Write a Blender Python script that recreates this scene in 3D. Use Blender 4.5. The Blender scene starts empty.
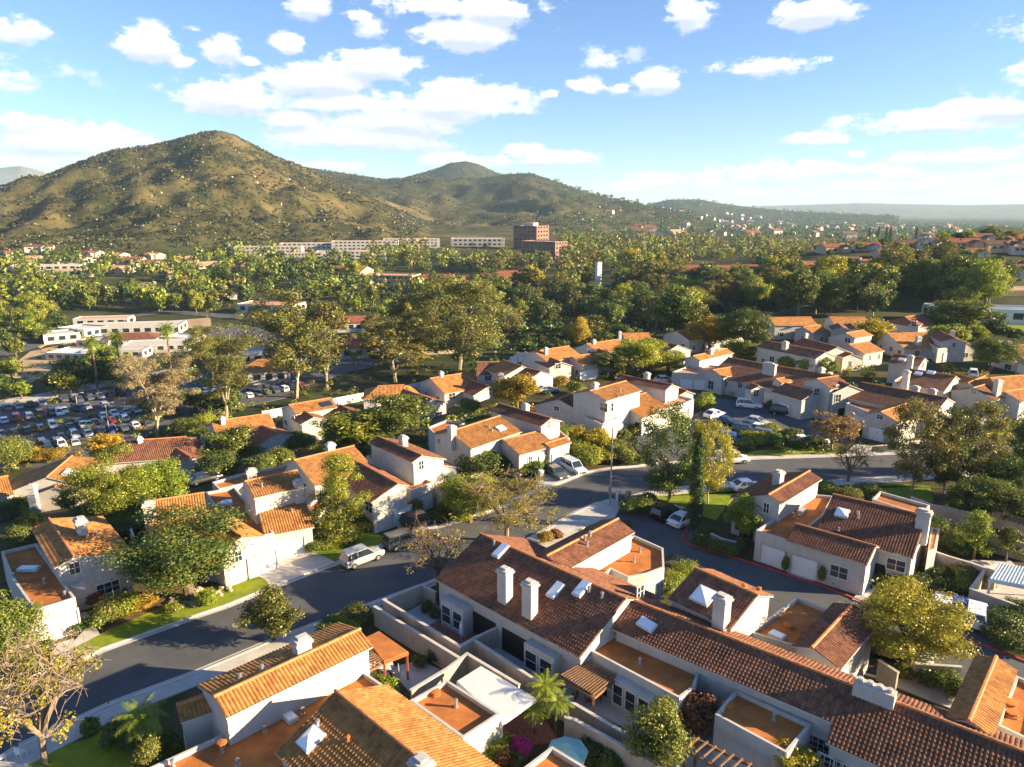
# A hillside neighbourhood of white tile-roofed houses in low sun, seen from the air.
SUN_E, SUN_COL, SKY_STR, SKY_DUST, EXPO, HAZE = 5.0, (1.0,.785,.49), .047, .0, 2.05, 0.00006
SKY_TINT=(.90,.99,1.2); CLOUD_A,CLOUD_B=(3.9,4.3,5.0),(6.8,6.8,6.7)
import bpy, math, random
import numpy as np
from mathutils import Vector
from bisect import bisect_left
R = math.radians
random.seed(11)
SC = bpy.context.scene
COL = SC.collection
# ------------------------------------------------------------------ camera
CAMZ, FPX, PITCH = 37.0, 711.0, R(13.9)
CS, CC = math.sin(PITCH), math.cos(PITCH)
SUN_AZ, SUN_EL = R(-7.0), R(16.5)          # direction towards the sun, az from +X

def ray(px, py):
    x = (px-512.0)/FPX; y = -(py-383.5)/FPX
    return (x, CC+y*CS, -CS+y*CC)
def at(px, py, z=0.0):
    r = ray(px, py); t = (z-CAMZ)/r[2]
    return Vector((r[0]*t, r[1]*t, z))
def proj(p):
    dz = p[2]-CAMZ; f = p[1]*CC-dz*CS; u = p[1]*CS+dz*CC
    return (512+FPX*p[0]/f, 383.5-FPX*u/f)
def depth(p): return p[1]*CC-(p[2]-CAMZ)*CS

# ------------------------------------------------------------------ terrain
def sstep(a, b, x):
    t = np.clip((x-a)/(b-a), 0, 1); return t*t*(3-2*t)
def skyline(pts, Rd):
    az, h = [], []
    for px, py in pts:
        r = ray(px, py); az.append(math.atan2(r[0], r[1])); h.append(CAMZ+Rd*r[2]/math.hypot(r[0], r[1]))
    return np.array(az), np.array(h)
HILLS = [  # skyline, ridge distance, foot distance, reach behind, gully depth
 (skyline([(-500,235),(-300,222),(-120,205),(0,187),(30,181),(60,170),(90,158),(115,150),(150,146),(175,140),(200,133),(215,132),(235,136),(255,146),(280,158),(300,166),(320,176),(350,190),(380,206),(415,224),(450,238),(490,262)],1450),1450,700,900,24),
 (skyline([(200,215),(260,180),(300,166),(330,171),(385,179),(420,177),(450,178),(480,178),(510,174),(530,173),(560,183),(590,193),(620,200),(650,207),(690,213),(720,222)],2400),2400,1400,900,26),
 (skyline([(360,200),(390,182),(410,176),(435,169),(450,163),(465,161),(478,164),(495,172),(515,178),(560,190),(600,205)],3400),3400,2500,900,10),
 (skyline([(600,220),(640,206),(670,199),(700,199),(720,203),(750,207),(780,210),(830,213),(900,216)],4200),4200,3000,900,14),
 (skyline([(-400,190),(-100,172),(0,168),(20,166),(45,172),(70,182),(120,200),(600,209),(760,206),(860,203),(960,205),(1100,203),(1500,204)],11000),11000,8000,2500,20),
]
_rs = np.random.RandomState(4)
_NW = [(_rs.uniform(0,6.28), _rs.uniform(0,6.28)) for _ in range(24)]
def gul(x, y, L):
    s = 0
    for i,(a,ph) in enumerate(_NW):
        k = 6.2832/L*(0.6+0.25*i); amp = 1.0/(1+0.35*i)
        s = s+amp*np.sin(k*(x*math.cos(a)+y*math.sin(a))+ph+1.7*np.sin(k*0.37*(x*math.sin(a)-y*math.cos(a))))
    return s/3.0
def terr(x, y):
    x = np.asarray(x, float); y = np.asarray(y, float)
    s = ((y-130)-0.9*(x+42))/1.345
    z = -4.0*sstep(-30, -10, s)*sstep(8, -22, x) - (18-4*sstep(8,-22,x))*sstep(2, 30, s)*1.0
    z = z*np.where(y < 20, 0, 1)
    r = np.hypot(x, y); az = np.arctan2(x, y)
    z = z + 31*np.exp(-((x-235)/150)**2-((y-450)/105)**2)*sstep(250, 330, y+0.15*x)
    z = z + 13*sstep(420, 800, r)*sstep(0.75, -0.2, az) 
    z = z - 26*sstep(900, 4000, r)
    front = sstep(1.75, 1.2, np.abs(az))
    for (A,H),Rd,r0,back,g in HILLS:
        h = np.interp(az, A, H)
        base = z
        t = np.clip((r-r0)/(Rd-r0), 0, 1); tb = np.clip((r-Rd)/back, 0, 1)
        shp = np.where(r < Rd, 0.55*t**1.15+0.45*t*t*(3-2*t), 1-tb*tb*(3-2*tb))
        inside = ((az > A[0]) & (az < A[-1]))
        gm = np.sin(np.clip(t,0,1)*math.pi)
        add = np.clip(h-base, 0, None)*shp*inside
        add = add + g*gul(x, y, Rd*0.16)*gm*sstep(5, 60, h)*inside*np.where(r < Rd, 1, 0)
        z = np.maximum(z, z+add*front)
    return z
def T(x, y): return float(terr(x, y))
def hit(px, py, h=0.0):
    """the point where the sight line through a pixel meets the ground (raised by h)"""
    r = ray(px, py); n = math.hypot(r[0], r[1])
    ts = np.concatenate([np.arange(18, 700, 1.5), np.geomspace(700, 15000, 900)])/n
    f = CAMZ+ts*r[2]-(terr(ts*r[0], ts*r[1])+h)
    i = np.nonzero(f <= 0)[0]
    if len(i) == 0: t = ts[-1]
    else:
        k = i[0]
        if k == 0: t = ts[0]
        else: t = ts[k-1]+(ts[k]-ts[k-1])*f[k-1]/(f[k-1]-f[k])
    return Vector((r[0]*t, r[1]*t, CAMZ+r[2]*t))

# ------------------------------------------------------------------ mesh helper
class MB:
    def __init__(s): s.v=[]; s.f=[]; s.uv=[]; s.m=[]
    def face(s, pts, mi=0, uv=None):
        b=len(s.v); s.v.extend([tuple(p) for p in pts]); s.f.append(tuple(range(b,b+len(pts)))); s.m.append(mi)
        s.uv.append(uv if uv else [(0,0)]*len(pts))
    def box(s, c, d, rz=0.0, mi=0, taper=1.0, skip=()):
        cx,cy,cz=c; a,b,h=d[0]/2,d[1]/2,d[2]/2; co,si=math.cos(rz),math.sin(rz)
        P=[]
        for z,k in ((-h,1),(h,taper)):
            for x,y in ((-a*k,-b*k),(a*k,-b*k),(a*k,b*k),(-a*k,b*k)): P.append((cx+x*co-y*si,cy+x*si+y*co,cz+z))
        for q in ((0,3,2,1),(4,5,6,7),(0,1,5,4),(1,2,6,5),(2,3,7,6),(3,0,4,7)):
            s.face([P[i] for i in q],mi)
    def obox(s, o, ux, uy, uz, mi=0):
        """box from corner o along three edge vectors"""
        o=Vector(o); P=[o,o+ux,o+ux+uy,o+uy]; P+= [p+uz for p in P]
        for q in ((0,3,2,1),(4,5,6,7),(0,1,5,4),(1,2,6,5),(2,3,7,6),(3,0,4,7)): s.face([P[i] for i in q],mi)
    def bar(s, a, b, w, h=None, mi=0):
        a=Vector(a); b=Vector(b); h=h or w; d=(b-a)
        up=Vector((0,0,1)) if abs(d.normalized().z)<0.95 else Vector((1,0,0))
        sx=d.cross(up).normalized()*w; sz=sx.cross(d).normalized()*h
        s.obox(a-sx/2-sz/2, d, sx, sz, mi)
    def prism(s, poly, z0, z1, mi=0, top=True, bottom=False):
        n=len(poly)
        for i in range(n):
            a,b=poly[i],poly[(i+1)%n]
            s.face([(a[0],a[1],z0),(b[0],b[1],z0),(b[0],b[1],z1),(a[0],a[1],z1)],mi)
        if top: s.face([(p[0],p[1],z1) for p in poly],mi)
        if bottom: s.face([(p[0],p[1],z0) for p in reversed(poly)],mi)
    def tube(s, pts, rad, n=6, mi=0, cap=True):
        pts=[Vector(p) for p in pts]; rings=[]
        for i,p in enumerate(pts):
            d=(pts[min(i+1,len(pts)-1)]-pts[max(i-1,0)]).normalized()
            up=Vector((0,0,1)) if abs(d.z)<0.9 else Vector((1,0,0))
            a=d.cross(up).normalized(); b=a.cross(d); rr=rad[i] if isinstance(rad,(list,tuple)) else rad
            rings.append([p+(a*math.cos(6.28319*k/n)+b*math.sin(6.28319*k/n))*rr for k in range(n)])
        for i in range(len(rings)-1):
            for k in range(n):
                s.face([rings[i][k],rings[i+1][k],rings[i+1][(k+1)%n],rings[i][(k+1)%n]],mi)
        if cap: s.face(rings[-1],mi); s.face(list(reversed(rings[0])),mi)
    def lathe(s, c, prof, n=12, mi=0):
        cx,cy,cz=c
        for i in range(len(prof)-1):
            r0,z0=prof[i]; r1,z1=prof[i+1]
            for k in range(n):
                a=6.28319*k/n; b=6.28319*(k+1)/n
                s.face([(cx+r0*math.cos(a),cy+r0*math.sin(a),cz+z0),(cx+r0*math.cos(b),cy+r0*math.sin(b),cz+z0),(cx+r1*math.cos(b),cy+r1*math.sin(b),cz+z1),(cx+r1*math.cos(a),cy+r1*math.sin(a),cz+z1)],mi)
    def build(s, name, mats, parent=None, smooth=False, off=None, flat_n=True):
        o=parent.location if (parent is not None and off is None) else (off or Vector((0,0,0)))
        if parent is not None and off is None:
            q=parent; o=Vector((0,0,0))
            while q is not None: o=o+Vector(q.location); q=q.parent
        me=bpy.data.meshes.new(name)
        me.from_pydata([(v[0]-o[0],v[1]-o[1],v[2]-o[2]) for v in s.v],[],s.f)
        if any(any(u!=(0,0) for u in f) for f in s.uv):
            l=me.uv_layers.new(name='UVMap'); l.data.foreach_set('uv',[c for f in s.uv for u in f for c in u])
        for m in (mats if isinstance(mats,(list,tuple)) else [mats]): me.materials.append(m)
        me.polygons.foreach_set('material_index',s.m)
        if smooth: me.polygons.foreach_set('use_smooth',[True]*len(s.f))
        me.update()
        ob=bpy.data.objects.new(name,me); COL.objects.link(ob)
        if parent is not None: ob.parent=parent
        return ob
def tag(o,label=None,cat=None,group=None,kind=None):
    if label: o['label']=label
    if cat: o['category']=cat
    if group: o['group']=group
    if kind: o['kind']=kind
    return o
def empty(name,loc,label,cat,group=None):
    o=bpy.data.objects.new(name,None); COL.objects.link(o); o.location=loc; o.empty_display_size=0.3
    return tag(o,label,cat,group)
def dup(root,loc=None,rz=None,label=None,sc=None):
    c=root.copy(); COL.objects.link(c)
    if loc is not None: c.location=loc
    if rz is not None: c.rotation_euler=(0,0,rz)
    if sc is not None: c.scale=sc
    if label: c['label']=label
    for ch in root.children:
        k=ch.copy(); COL.objects.link(k); k.parent=c
        for g in ch.children:
            j=g.copy(); COL.objects.link(j); j.parent=k
    return c

# ------------------------------------------------------------------ materials
def nt(m): return m.node_tree.nodes, m.node_tree.links
def mat(name, col, rough=0.8, var=0.0, scale=3.0, bump=0.0, bscale=20.0, spec=0.3, metal=0.0, col2=None, objrand=0.0, detail=4.0, trans=0.0):
    m=bpy.data.materials.new(name); m.use_nodes=True; N,L=nt(m); b=N['Principled BSDF']
    b.inputs['Roughness'].default_value=rough; b.inputs['Metallic'].default_value=metal
    b.inputs['Specular IOR Level'].default_value=spec
    c4=(*col,1)
    b.inputs['Base Color'].default_value=c4
    geo=N.new('ShaderNodeNewGeometry')
    src=None
    if var>0 or col2:
        n=N.new('ShaderNodeTexNoise'); n.inputs['Scale'].default_value=scale; n.inputs['Detail'].default_value=detail; n.inputs['Roughness'].default_value=0.62
        L.new(geo.outputs['Position'],n.inputs['Vector'])
        mr=N.new('ShaderNodeMapRange'); mr.inputs[1].default_value=0.35; mr.inputs[2].default_value=0.65
        L.new(n.outputs['Fac'],mr.inputs[0])
        mx=N.new('ShaderNodeMix'); mx.data_type='RGBA'; L.new(mr.outputs[0],mx.inputs[0])
        lo=col2 if col2 else tuple(c*(1-var) for c in col)
        hi=col if col2 else tuple(min(1,c*(1+var)) for c in col)
        mx.inputs[6].default_value=(*lo,1); mx.inputs[7].default_value=(*hi,1)
        src=mx.outputs[2]; L.new(src,b.inputs['Base Color'])
    if objrand>0:
        oi=N.new('ShaderNodeObjectInfo'); hs=N.new('ShaderNodeHueSaturation')
        m1=N.new('ShaderNodeMapRange'); m1.inputs[3].default_value=1-objrand; m1.inputs[4].default_value=1+objrand
        L.new(oi.outputs['Random'],m1.inputs[0]); L.new(m1.outputs[0],hs.inputs['Value'])
        if src: L.new(src,hs.inputs['Color'])
        else: hs.inputs['Color'].default_value=c4
        L.new(hs.outputs[0],b.inputs['Base Color'])
    if bump>0:
        n2=N.new('ShaderNodeTexNoise'); n2.inputs['Scale'].default_value=bscale; n2.inputs['Detail'].default_value=3
        L.new(geo.outputs['Position'],n2.inputs['Vector'])
        bp=N.new('ShaderNodeBump'); bp.inputs['Strength'].default_value=bump; bp.inputs['Distance'].default_value=0.05
        L.new(n2.outputs['Fac'],bp.inputs['Height']); L.new(bp.outputs[0],b.inputs['Normal'])
    return m
def stucco(name,col):
    m=mat(name,col,rough=.9,var=.09,scale=1.1,bump=.15,bscale=30,detail=8); N,L=nt(m); b=N['Principled BSDF']; src=b.inputs['Base Color'].links[0].from_socket
    geo=N.new('ShaderNodeNewGeometry'); mp=N.new('ShaderNodeMapping'); mp.inputs['Scale'].default_value=(1.6,1.6,.22); L.new(geo.outputs['Position'],mp.inputs[0]); n=N.new('ShaderNodeTexNoise'); n.inputs['Scale'].default_value=1.4; n.inputs['Detail'].default_value=9; n.inputs['Roughness'].default_value=.7; L.new(mp.outputs[0],n.inputs['Vector'])
    r=N.new('ShaderNodeMapRange'); r.inputs[1].default_value=.52; r.inputs[2].default_value=.74; r.inputs[3].default_value=0; r.inputs[4].default_value=.42; L.new(n.outputs['Fac'],r.inputs[0]); x=N.new('ShaderNodeMix'); x.data_type='RGBA'; L.new(r.outputs[0],x.inputs[0]); L.new(src,x.inputs[6]); x.inputs[7].default_value=(col[0]*.62,col[1]*.57,col[2]*.5,1); L.new(x.outputs[2],b.inputs['Base Color'])
    return m
def glass(name,col):
    m=mat(name,col,rough=0.06,spec=0.9); return m
def tile_mat(name, cols, wave=True):
    """clay tile: one random tone per tile (uv in tiles), weathering blotches, barrel bump for roofs too far away to model"""
    m=bpy.data.materials.new(name); m.use_nodes=True; N,L=nt(m); b=N['Principled BSDF']
    b.inputs['Roughness'].default_value=0.82; b.inputs['Specular IOR Level'].default_value=0.25
    uv=N.new('ShaderNodeUVMap'); 
    sn=N.new('ShaderNodeVectorMath'); sn.operation='FLOOR'; L.new(uv.outputs[0],sn.inputs[0])
    wn=N.new('ShaderNodeTexWhiteNoise'); wn.noise_dimensions='2D'; L.new(sn.outputs[0],wn.inputs['Vector'])
    cr=N.new('ShaderNodeValToRGB'); cr.color_ramp.interpolation='LINEAR'
    e=cr.color_ramp.elements; e[0].position=0; e[0].color=(*cols[0],1); e[1].position=1; e[1].color=(*cols[-1],1)
    for i,c in enumerate(cols[1:-1]):
        k=e.new((i+1)/(len(cols)-1)); k.color=(*c,1)
    L.new(wn.outputs['Value'],cr.inputs[0])
    geo=N.new('ShaderNodeNewGeometry'); n=N.new('ShaderNodeTexNoise'); n.inputs['Scale'].default_value=0.9; n.inputs['Detail'].default_value=6; n.inputs['Roughness'].default_value=0.7
    L.new(geo.outputs['Position'],n.inputs['Vector'])
    mr=N.new('ShaderNodeMapRange'); mr.inputs[1].default_value=0.3; mr.inputs[2].default_value=0.72; mr.inputs[3].default_value=0.55; mr.inputs[4].default_value=1.22
    L.new(n.outputs['Fac'],mr.inputs[0])
    mx=N.new('ShaderNodeMix'); mx.data_type='RGBA'; mx.blend_type='MULTIPLY'; mx.inputs[0].default_value=1
    L.new(cr.outputs[0],mx.inputs[6]); L.new(mr.outputs[0],mx.inputs[7]); 
    oi=N.new('ShaderNodeObjectInfo'); hs=N.new('ShaderNodeHueSaturation'); m1=N.new('ShaderNodeMapRange'); m1.inputs[3].default_value=0.85; m1.inputs[4].default_value=1.12
    L.new(oi.outputs['Random'],m1.inputs[0]); L.new(m1.outputs[0],hs.inputs['Value']); L.new(mx.outputs[2],hs.inputs['Color'])
    L.new(hs.outputs[0],b.inputs['Base Color'])
    if wave:
        sx=N.new('ShaderNodeSeparateXYZ'); L.new(uv.outputs[0],sx.inputs[0])
        f=N.new('ShaderNodeMath'); f.operation='FRACT'; L.new(sx.outputs[0],f.inputs[0])
        p=N.new('ShaderNodeMath'); p.operation='PINGPONG'; p.inputs[1].default_value=0.5; L.new(f.outputs[0],p.inputs[0])
        f2=N.new('ShaderNodeMath'); f2.operation='FRACT'; L.new(sx.outputs[1],f2.inputs[0])
        mu=N.new('ShaderNodeMath'); mu.operation='MULTIPLY_ADD'; mu.inputs[1].default_value=-0.16; L.new(f2.outputs[0],mu.inputs[0]); L.new(p.outputs[0],mu.inputs[2])
        bp=N.new('ShaderNodeBump'); bp.inputs['Strength'].default_value=0.75; bp.inputs['Distance'].default_value=0.16
        L.new(mu.outputs[0],bp.inputs['Height']); L.new(bp.outputs[0],b.inputs['Normal'])
    return m
def leaf_mat(name, c1, c2, c3=None, trans=0.3, objrand=0.2):
    m=bpy.data.materials.new(name); m.use_nodes=True; N,L=nt(m); N.remove(N['Principled BSDF']); out=N['Material Output']
    geo=N.new('ShaderNodeNewGeometry'); cr=N.new('ShaderNodeValToRGB'); e=cr.color_ramp.elements
    e[0].color=(*c1,1); e[1].color=(*c2,1)
    if c3: e[1].position=0.75; k=e.new(1.0); k.color=(*c3,1)
    L.new(geo.outputs['Random Per Island'],cr.inputs[0])
    oi=N.new('ShaderNodeObjectInfo'); hs=N.new('ShaderNodeHueSaturation')
    m1=N.new('ShaderNodeMapRange'); m1.inputs[3].default_value=1-objrand; m1.inputs[4].default_value=1+objrand; L.new(oi.outputs['Random'],m1.inputs[0]); L.new(m1.outputs[0],hs.inputs['Value'])
    mh=N.new('ShaderNodeMath'); mh.operation='MULTIPLY_ADD'; mh.inputs[1].default_value=7.13; mh.inputs[2].default_value=0.0
    fr=N.new('ShaderNodeMath'); fr.operation='FRACT'; L.new(oi.outputs['Random'],mh.inputs[0]); L.new(mh.outputs[0],fr.inputs[0])
    m2=N.new('ShaderNodeMapRange'); m2.inputs[3].default_value=0.48; m2.inputs[4].default_value=0.52; L.new(fr.outputs[0],m2.inputs[0]); L.new(m2.outputs[0],hs.inputs['Hue'])
    L.new(cr.outputs[0],hs.inputs['Color'])
    d=N.new('ShaderNodeBsdfDiffuse'); t=N.new('ShaderNodeBsdfTranslucent'); g=N.new('ShaderNodeBsdfGlossy'); g.inputs['Roughness'].default_value=0.45
    mx=N.new('ShaderNodeMixShader'); mx.inputs[0].default_value=trans
    L.new(hs.outputs[0],d.inputs[0]); L.new(hs.outputs[0],t.inputs[0]); L.new(d.outputs[0],mx.inputs[1]); L.new(t.outputs[0],mx.inputs[2])
    m3=N.new('ShaderNodeMixShader'); m3.inputs[0].default_value=0.035; g.inputs[0].default_value=(.9,.9,.8,1)
    L.new(mx.outputs[0],m3.inputs[1]); L.new(g.outputs[0],m3.inputs[2]); L.new(m3.outputs[0],out.inputs[0])
    return m
M={}
M['tile_o']=tile_mat('orange clay tile',[(.31,.124,.036),(.42,.183,.05),(.48,.22,.062),(.36,.148,.04)])
M['tile_r']=tile_mat('red brown clay tile',[(.19,.065,.032),(.28,.09,.042),(.34,.115,.05),(.23,.085,.045)])
M['tile_b']=tile_mat('brown concrete tile',[(.145,.062,.037),(.21,.086,.047),(.27,.115,.056),(.17,.073,.043)])
M['tile_d']=tile_mat('dark brown tile',[(.085,.048,.035),(.12,.063,.042),(.16,.08,.05),(.10,.055,.04)])
M['cap']=mat('ridge cap clay',(.48,.19,.07),var=.3,scale=4)
M['flat']=mat('terracotta roof coating',(.40,.14,.034),rough=.9,var=.25,scale=.7,bump=.25,bscale=9,detail=8)
M['flat_p']=mat('faded pink roof coating',(.52,.25,.15),rough=.9,var=.15,scale=.8)
M['stucco']=stucco('white stucco',(.47,.44,.40))
M['stucco_c']=stucco('cream stucco',(.42,.34,.24))
M['stucco_w']=stucco('garden wall stucco',(.40,.335,.265))
M['white']=mat('white paint',(.6,.6,.58),rough=.5,var=.05,scale=2)
M['door']=mat('garage door paint',(.7,.7,.7),rough=.5)
M['glass']=glass('dark window glass',(.02,.03,.04))
M['skyl']=mat('skylight acrylic',(.75,.8,.85),rough=.15,spec=.6)
M['dark']=mat('dark opening',(.02,.018,.016),rough=.9)
M['wood']=mat('weathered wood',(.20,.11,.06),rough=.85,var=.3,scale=5)
M['woodr']=mat('red stained wood',(.36,.10,.03),rough=.8,var=.25,scale=5)
M['woodp']=mat('patio cover grey paint',(.50,.58,.62),rough=.7,var=.06)
M['metal']=mat('grey galvanised metal',(.45,.45,.45),rough=.4,metal=.7)
M['asph']=mat('asphalt',(.10,.101,.105),rough=.9,col2=(.07,.072,.077),scale=.35,bump=.2,bscale=40,detail=9)
M['conc']=mat('concrete',(.46,.43,.39),rough=.9,var=.12,scale=.8,detail=8,bump=.1)
M['kerb']=mat('kerb concrete',(.55,.51,.45),rough=.9,var=.1,scale=1.5)
M['redk']=mat('red painted kerb',(.42,.06,.045),rough=.8,var=.2,scale=3)
M['brick']=mat('terracotta paving',(.30,.10,.06),rough=.85,var=.25,scale=4)
M['lawn']=mat('lawn grass',(.24,.28,.025),rough=.95,col2=(.14,.19,.02),scale=.9,bump=.7,bscale=18,detail=9,spec=.1)
M['mulch']=mat('mulch bed',(.17,.10,.055),rough=.95,col2=(.08,.06,.035),scale=1.4,bump=.5,bscale=12,detail=9,spec=.1)
M['dirt']=mat('bare sandy lot',(.46,.33,.2),rough=.95,col2=(.32,.23,.13),scale=.12,detail=9,spec=.1)
M['line']=mat('road paint',(.62,.62,.6),rough=.7)
M['rock']=mat('pale boulder',(.36,.29,.21),rough=.95,var=.2,scale=.3)
M['bark']=mat('brown bark',(.16,.11,.075),rough=.95,var=.3,scale=3,spec=.1)
M['barkt']=mat('grey brown twig bark',(.24,.18,.125),rough=.95,var=.2,scale=2,spec=.1)
M['barkw']=mat('pale bark',(.36,.29,.22),rough=.9,var=.25,scale=2,spec=.1)
M['tyre']=mat('tyre rubber',(.015,.015,.016),rough=.85)
M['rim']=mat('alloy wheel',(.55,.55,.56),rough=.3,metal=.8)
M['lamp']=mat('headlamp lens',(.75,.76,.78),rough=.1)
M['lampr']=mat('tail lamp red',(.35,.01,.01),rough=.2)
M['teal']=mat('teal umbrella canvas',(.26,.47,.43),rough=.8,var=.12,scale=3)
M['solar']=mat('solar panel',(.02,.03,.06),rough=.15,spec=.8)
M['brickw']=mat('red brick facade',(.21,.125,.10),rough=.9,var=.08,scale=.2)
L_={}
L_['dark']=leaf_mat('deep green leaves',(0.034,0.069,0.014),(0.098,0.144,0.023),(0.230,0.184,0.034))
L_['mid']=leaf_mat('green leaves',(.072,.098,.018),(.165,.19,.028),(.28,.25,.035))
L_['bright']=leaf_mat('bright yellow green leaves',(.155,.21,.018),(.285,.325,.026),(.40,.39,.045),trans=.4)
L_['olive']=leaf_mat('olive eucalyptus leaves',(0.086,0.098,0.023),(0.196,0.184,0.037),(0.322,0.230,0.057))
L_['gold']=leaf_mat('golden autumn leaves',(0.230,0.196,0.017),(0.437,0.322,0.025),(0.552,0.345,0.034),trans=.4)
L_['yel']=leaf_mat('yellow green leaves',(.21,.19,.02),(.38,.32,.025),(.48,.37,.03),trans=.35)
L_['chap']=leaf_mat('chaparral leaves',(.022,.028,.011),(.05,.052,.018),(.085,.075,.028),trans=.1)
L_['tan']=leaf_mat('dry tan leaves',(.17,.145,.075),(.30,.25,.13),(.24,.21,.07))
L_['rust']=leaf_mat('rusty leaves',(0.184,0.127,0.057),(0.345,0.230,0.092),(0.287,0.218,0.057))
L_['red']=leaf_mat('bronze red leaves',(0.115,0.040,0.023),(0.230,0.081,0.034),(0.299,0.138,0.046))
L_['pink']=leaf_mat('magenta blossom',(.45,.02,.16),(.62,.05,.26))
L_['cyp']=leaf_mat('cypress needles',(0.034,0.069,0.014),(0.081,0.138,0.021))
L_['palm']=leaf_mat('palm fronds',(0.103,0.161,0.014),(0.230,0.287,0.023),(0.345,0.322,0.046),trans=.35)
for k,c in (('o',[(.31,.124,.036),(.42,.183,.05),(.48,.22,.062),(.36,.148,.04)]),('r',[(.19,.065,.032),(.28,.09,.042),(.34,.115,.05),(.23,.085,.045)]),('b',[(.145,.062,.037),(.21,.086,.047),(.27,.115,.056),(.17,.073,.043)]),('d',[(.085,.048,.035),(.12,.063,.042),(.16,.08,.05),(.10,.055,.04)])):
    M['tile_'+k+'G']=tile_mat('modelled clay tile '+k,c,wave=False)
TU,TV=0.27,0.34
def tile_slope(mb, e0, e1, r1, r0, detail, mi=0, wm=0.27):
    """tiled slope: eave corners e0,e1, ridge corners r1,r0"""
    e0,e1,r1,r0=map(Vector,(e0,e1,r1,r0)); n=(e1-e0).cross(r0-e0).normalized()
    if n.z<0: n=-n
    W=(e1-e0).length; Ls=((r0+r1)/2-(e0+e1)/2).length; ud=(e1-e0).normalized(); vd=(n.cross(ud)).normalized()
    if vd.z<0: vd=-vd
    if detail<2:
        P=[e0,e1,r1,r0]; 
        if (r1-r0).length<0.01: P=[e0,e1,r1]
        uv=[((p-e0).dot(ud)/TU,(p-e0).dot(vd)/TV) for p in P]
        mb.face(P,mi,uv); return
    nb=max(2,round(W/wm)); nc=max(2,round(Ls/TV)); S=5; pr=[0,.75,1.0,.75,0.0]; amp=0.045
    nu=nb*4
    def pt(u,v): return (e0*(1-u)+e1*u)*(1-v)+(r0*(1-u)+r1*u)*v
    for c in range(nc):
        v0,v1=c/nc-0.02/nc,(c+1.0)/nc
        lo=[];hi=[]
        for i in range(nu+1):
            h=pr[i%4]*amp
            lo.append(pt(i/nu,v0)+n*(h+0.042)); hi.append(pt(i/nu,v1)+n*(h+0.012))
        for i in range(nu):
            b=(i//4)+0.5; 
            mb.face([lo[i],lo[i+1],hi[i+1],hi[i]],mi,[(i/4+.01,c+.05),(i/4+.24,c+.05),(i/4+.24,c+.95),(i/4+.01,c+.95)])
def inset(poly,d):
    n=len(poly); out=[]
    for i in range(n):
        p0,p1,p2=Vector(poly[i-1][:2]),Vector(poly[i][:2]),Vector(poly[(i+1)%n][:2])
        a=(p1-p0).normalized(); b=(p2-p1).normalized(); na=Vector((-a.y,a.x)); nb=Vector((-b.y,b.x))
        k=1+na.dot(nb); k=max(k,0.35)
        out.append(p1+(na+nb)*(d/k))
    return out
def ccw(poly):
    a=sum(poly[i-1][0]*poly[i][1]-poly[i][0]*poly[i-1][1] for i in range(len(poly)))
    return poly if a>0 else list(reversed(poly))
def inpoly(x,y,poly):
    c=False; n=len(poly)
    for i in range(n):
        x1,y1=poly[i][0],poly[i][1]; x2,y2=poly[i-1][0],poly[i-1][1]
        if (y1>y)!=(y2>y) and x<(x2-x1)*(y-y1)/(y2-y1)+x1: c=not c
    return c
WARN=[];GAR=[];HOUSES=[]
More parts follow.
